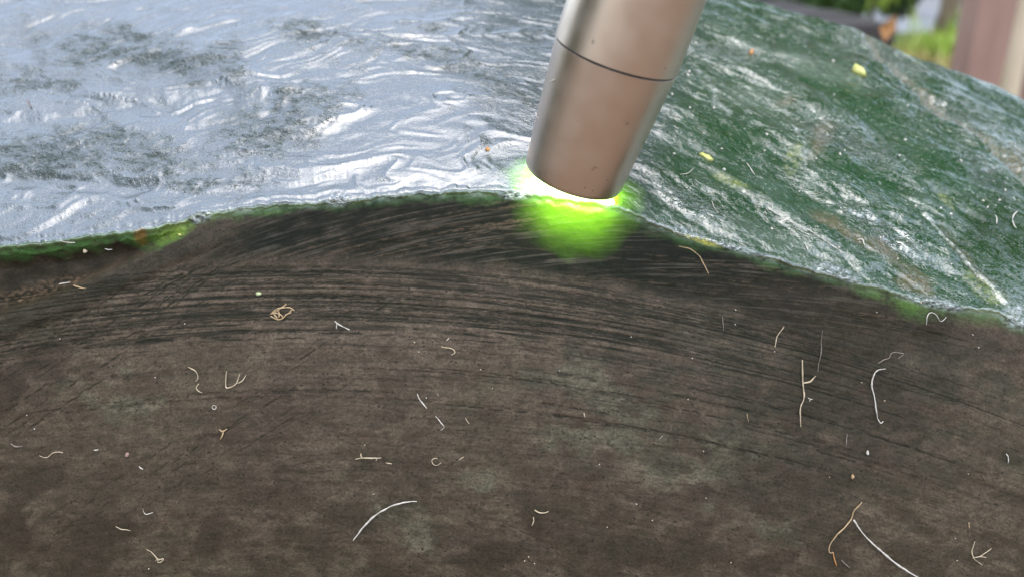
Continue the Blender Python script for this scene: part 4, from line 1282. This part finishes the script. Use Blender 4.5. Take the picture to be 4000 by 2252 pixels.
def shrub(label, x, y, w, h, leaf, n, size, seed, group="shrubs in the garden behind"):
    r = random.Random(seed)
    cents = [((x + r.uniform(-w, w) * .6, y + r.uniform(-w, w) * .4, GROUND_Z + h * r.uniform(.3, .8)), min(w, h) * r.uniform(.25, .45)) for _ in range(9)]
    root = empty("shrub", (x, y, GROUND_Z))
    tag(root, label, "shrub", group)
    v, f = merge([tube_pts([(x, y, GROUND_Z - .01), (x + .02, y, GROUND_Z + h * .3), c], [.02, .014, .005], 6) for c, _ in cents[:5]])
    link_mesh("stem", v, f, bark_mid, root)
    v, f = leaf_cloud(cents, n, size, r)
    link_mesh("foliage", v, f, leaf, root, smooth=False)


X_, Y_ = garden_xy(3090, 4.2); shrub("dark green shrub behind the far left end of the bench", X_, Y_, 0.34, 0.75, leaf_mid, 4000, 0.06, 11)
X_, Y_ = garden_xy(3260, 4.6); shrub("darker shrub left of the slender dark trunk", X_, Y_, 0.30, 0.72, leaf_dark, 4000, 0.06, 12)
X_, Y_ = garden_xy(2900, 4.4); shrub("dark green shrub hidden mostly behind the boulder's ridge", X_, Y_, 0.35, 0.8, leaf_dark, 3500, 0.06, 13)


shrub("tall dark bush added unseen left of the boulder, for the dark reflection in the flashlight", -1.6, -0.15, 0.9, 1.5, leaf_dark, 6000, 0.08, 15)  # out-of-view bush, added so the metal reflects a dark band


def grass_clump(label, x, y, h, leaf, n, seed, spread=0.12, droop=0.5):
    r = random.Random(seed)
    V_, F_ = [], []
    for _ in range(n):
        a_ = r.uniform(0, 2 * math.pi); L_ = h * r.uniform(.6, 1.1); out = r.uniform(.1, droop) * L_
        b0 = np.array([x + r.gauss(0, spread), y + r.gauss(0, spread), GROUND_Z])
        dv = np.array([math.cos(a_), math.sin(a_), 0]); sv = np.array([-dv[1], dv[0], 0]) * 0.006
        pts = [b0, b0 + dv * out * .3 + np.array([0, 0, L_ * .6]), b0 + dv * out + np.array([0, 0, L_ * r.uniform(.65, 1)])]
        k = len(V_)
        V_ += [pts[0] - sv, pts[0] + sv, pts[1] - sv, pts[1] + sv, pts[2]]
        F_ += [(k, k + 1, k + 3, k + 2), (k + 2, k + 3, k + 4)]
    V_ = np.array(V_) - np.array([x, y, GROUND_Z])
    o = empty("grass_clump", (x, y, GROUND_Z))
    bl = link_mesh("blades", V_, F_, leaf, None, smooth=False)
    bl.parent = o
    bl["kind"] = "stuff"
    tag(o, label, "grass clump", "grass clumps in the garden behind")


X_, Y_ = garden_xy(3640, 3.6); grass_clump("bright lime grass clump left of the red brown post", X_, Y_, 0.20, leaf_lime, 500, 21)
X_, Y_ = garden_xy(3575, 3.9); grass_clump("straw tinted grass clump at the foot of the pale brown trunk", X_, Y_, 0.16, leaf_straw, 400, 22)
X_, Y_ = garden_xy(3725, 3.8); grass_clump("lime grass clump at the foot of the grey trunk", X_, Y_, 0.26, leaf_lime, 450, 23)
X_, Y_ = garden_xy(3500, 3.4); grass_clump("straw coloured grass clump right of the bench end", X_, Y_, 0.14, leaf_straw, 350, 24)
wall_m = noisy_mat("white_render", (0.36, 0.36, 0.36), (0.45, 0.45, 0.45), 3, 0.9)
wl = box("garden_wall", (4.0, 9.2, GROUND_Z + 0.75), (12, 0.18, 1.5), wall_m, None, 0.01)
tag(wl, "white rendered garden wall far behind the trunks", "wall")
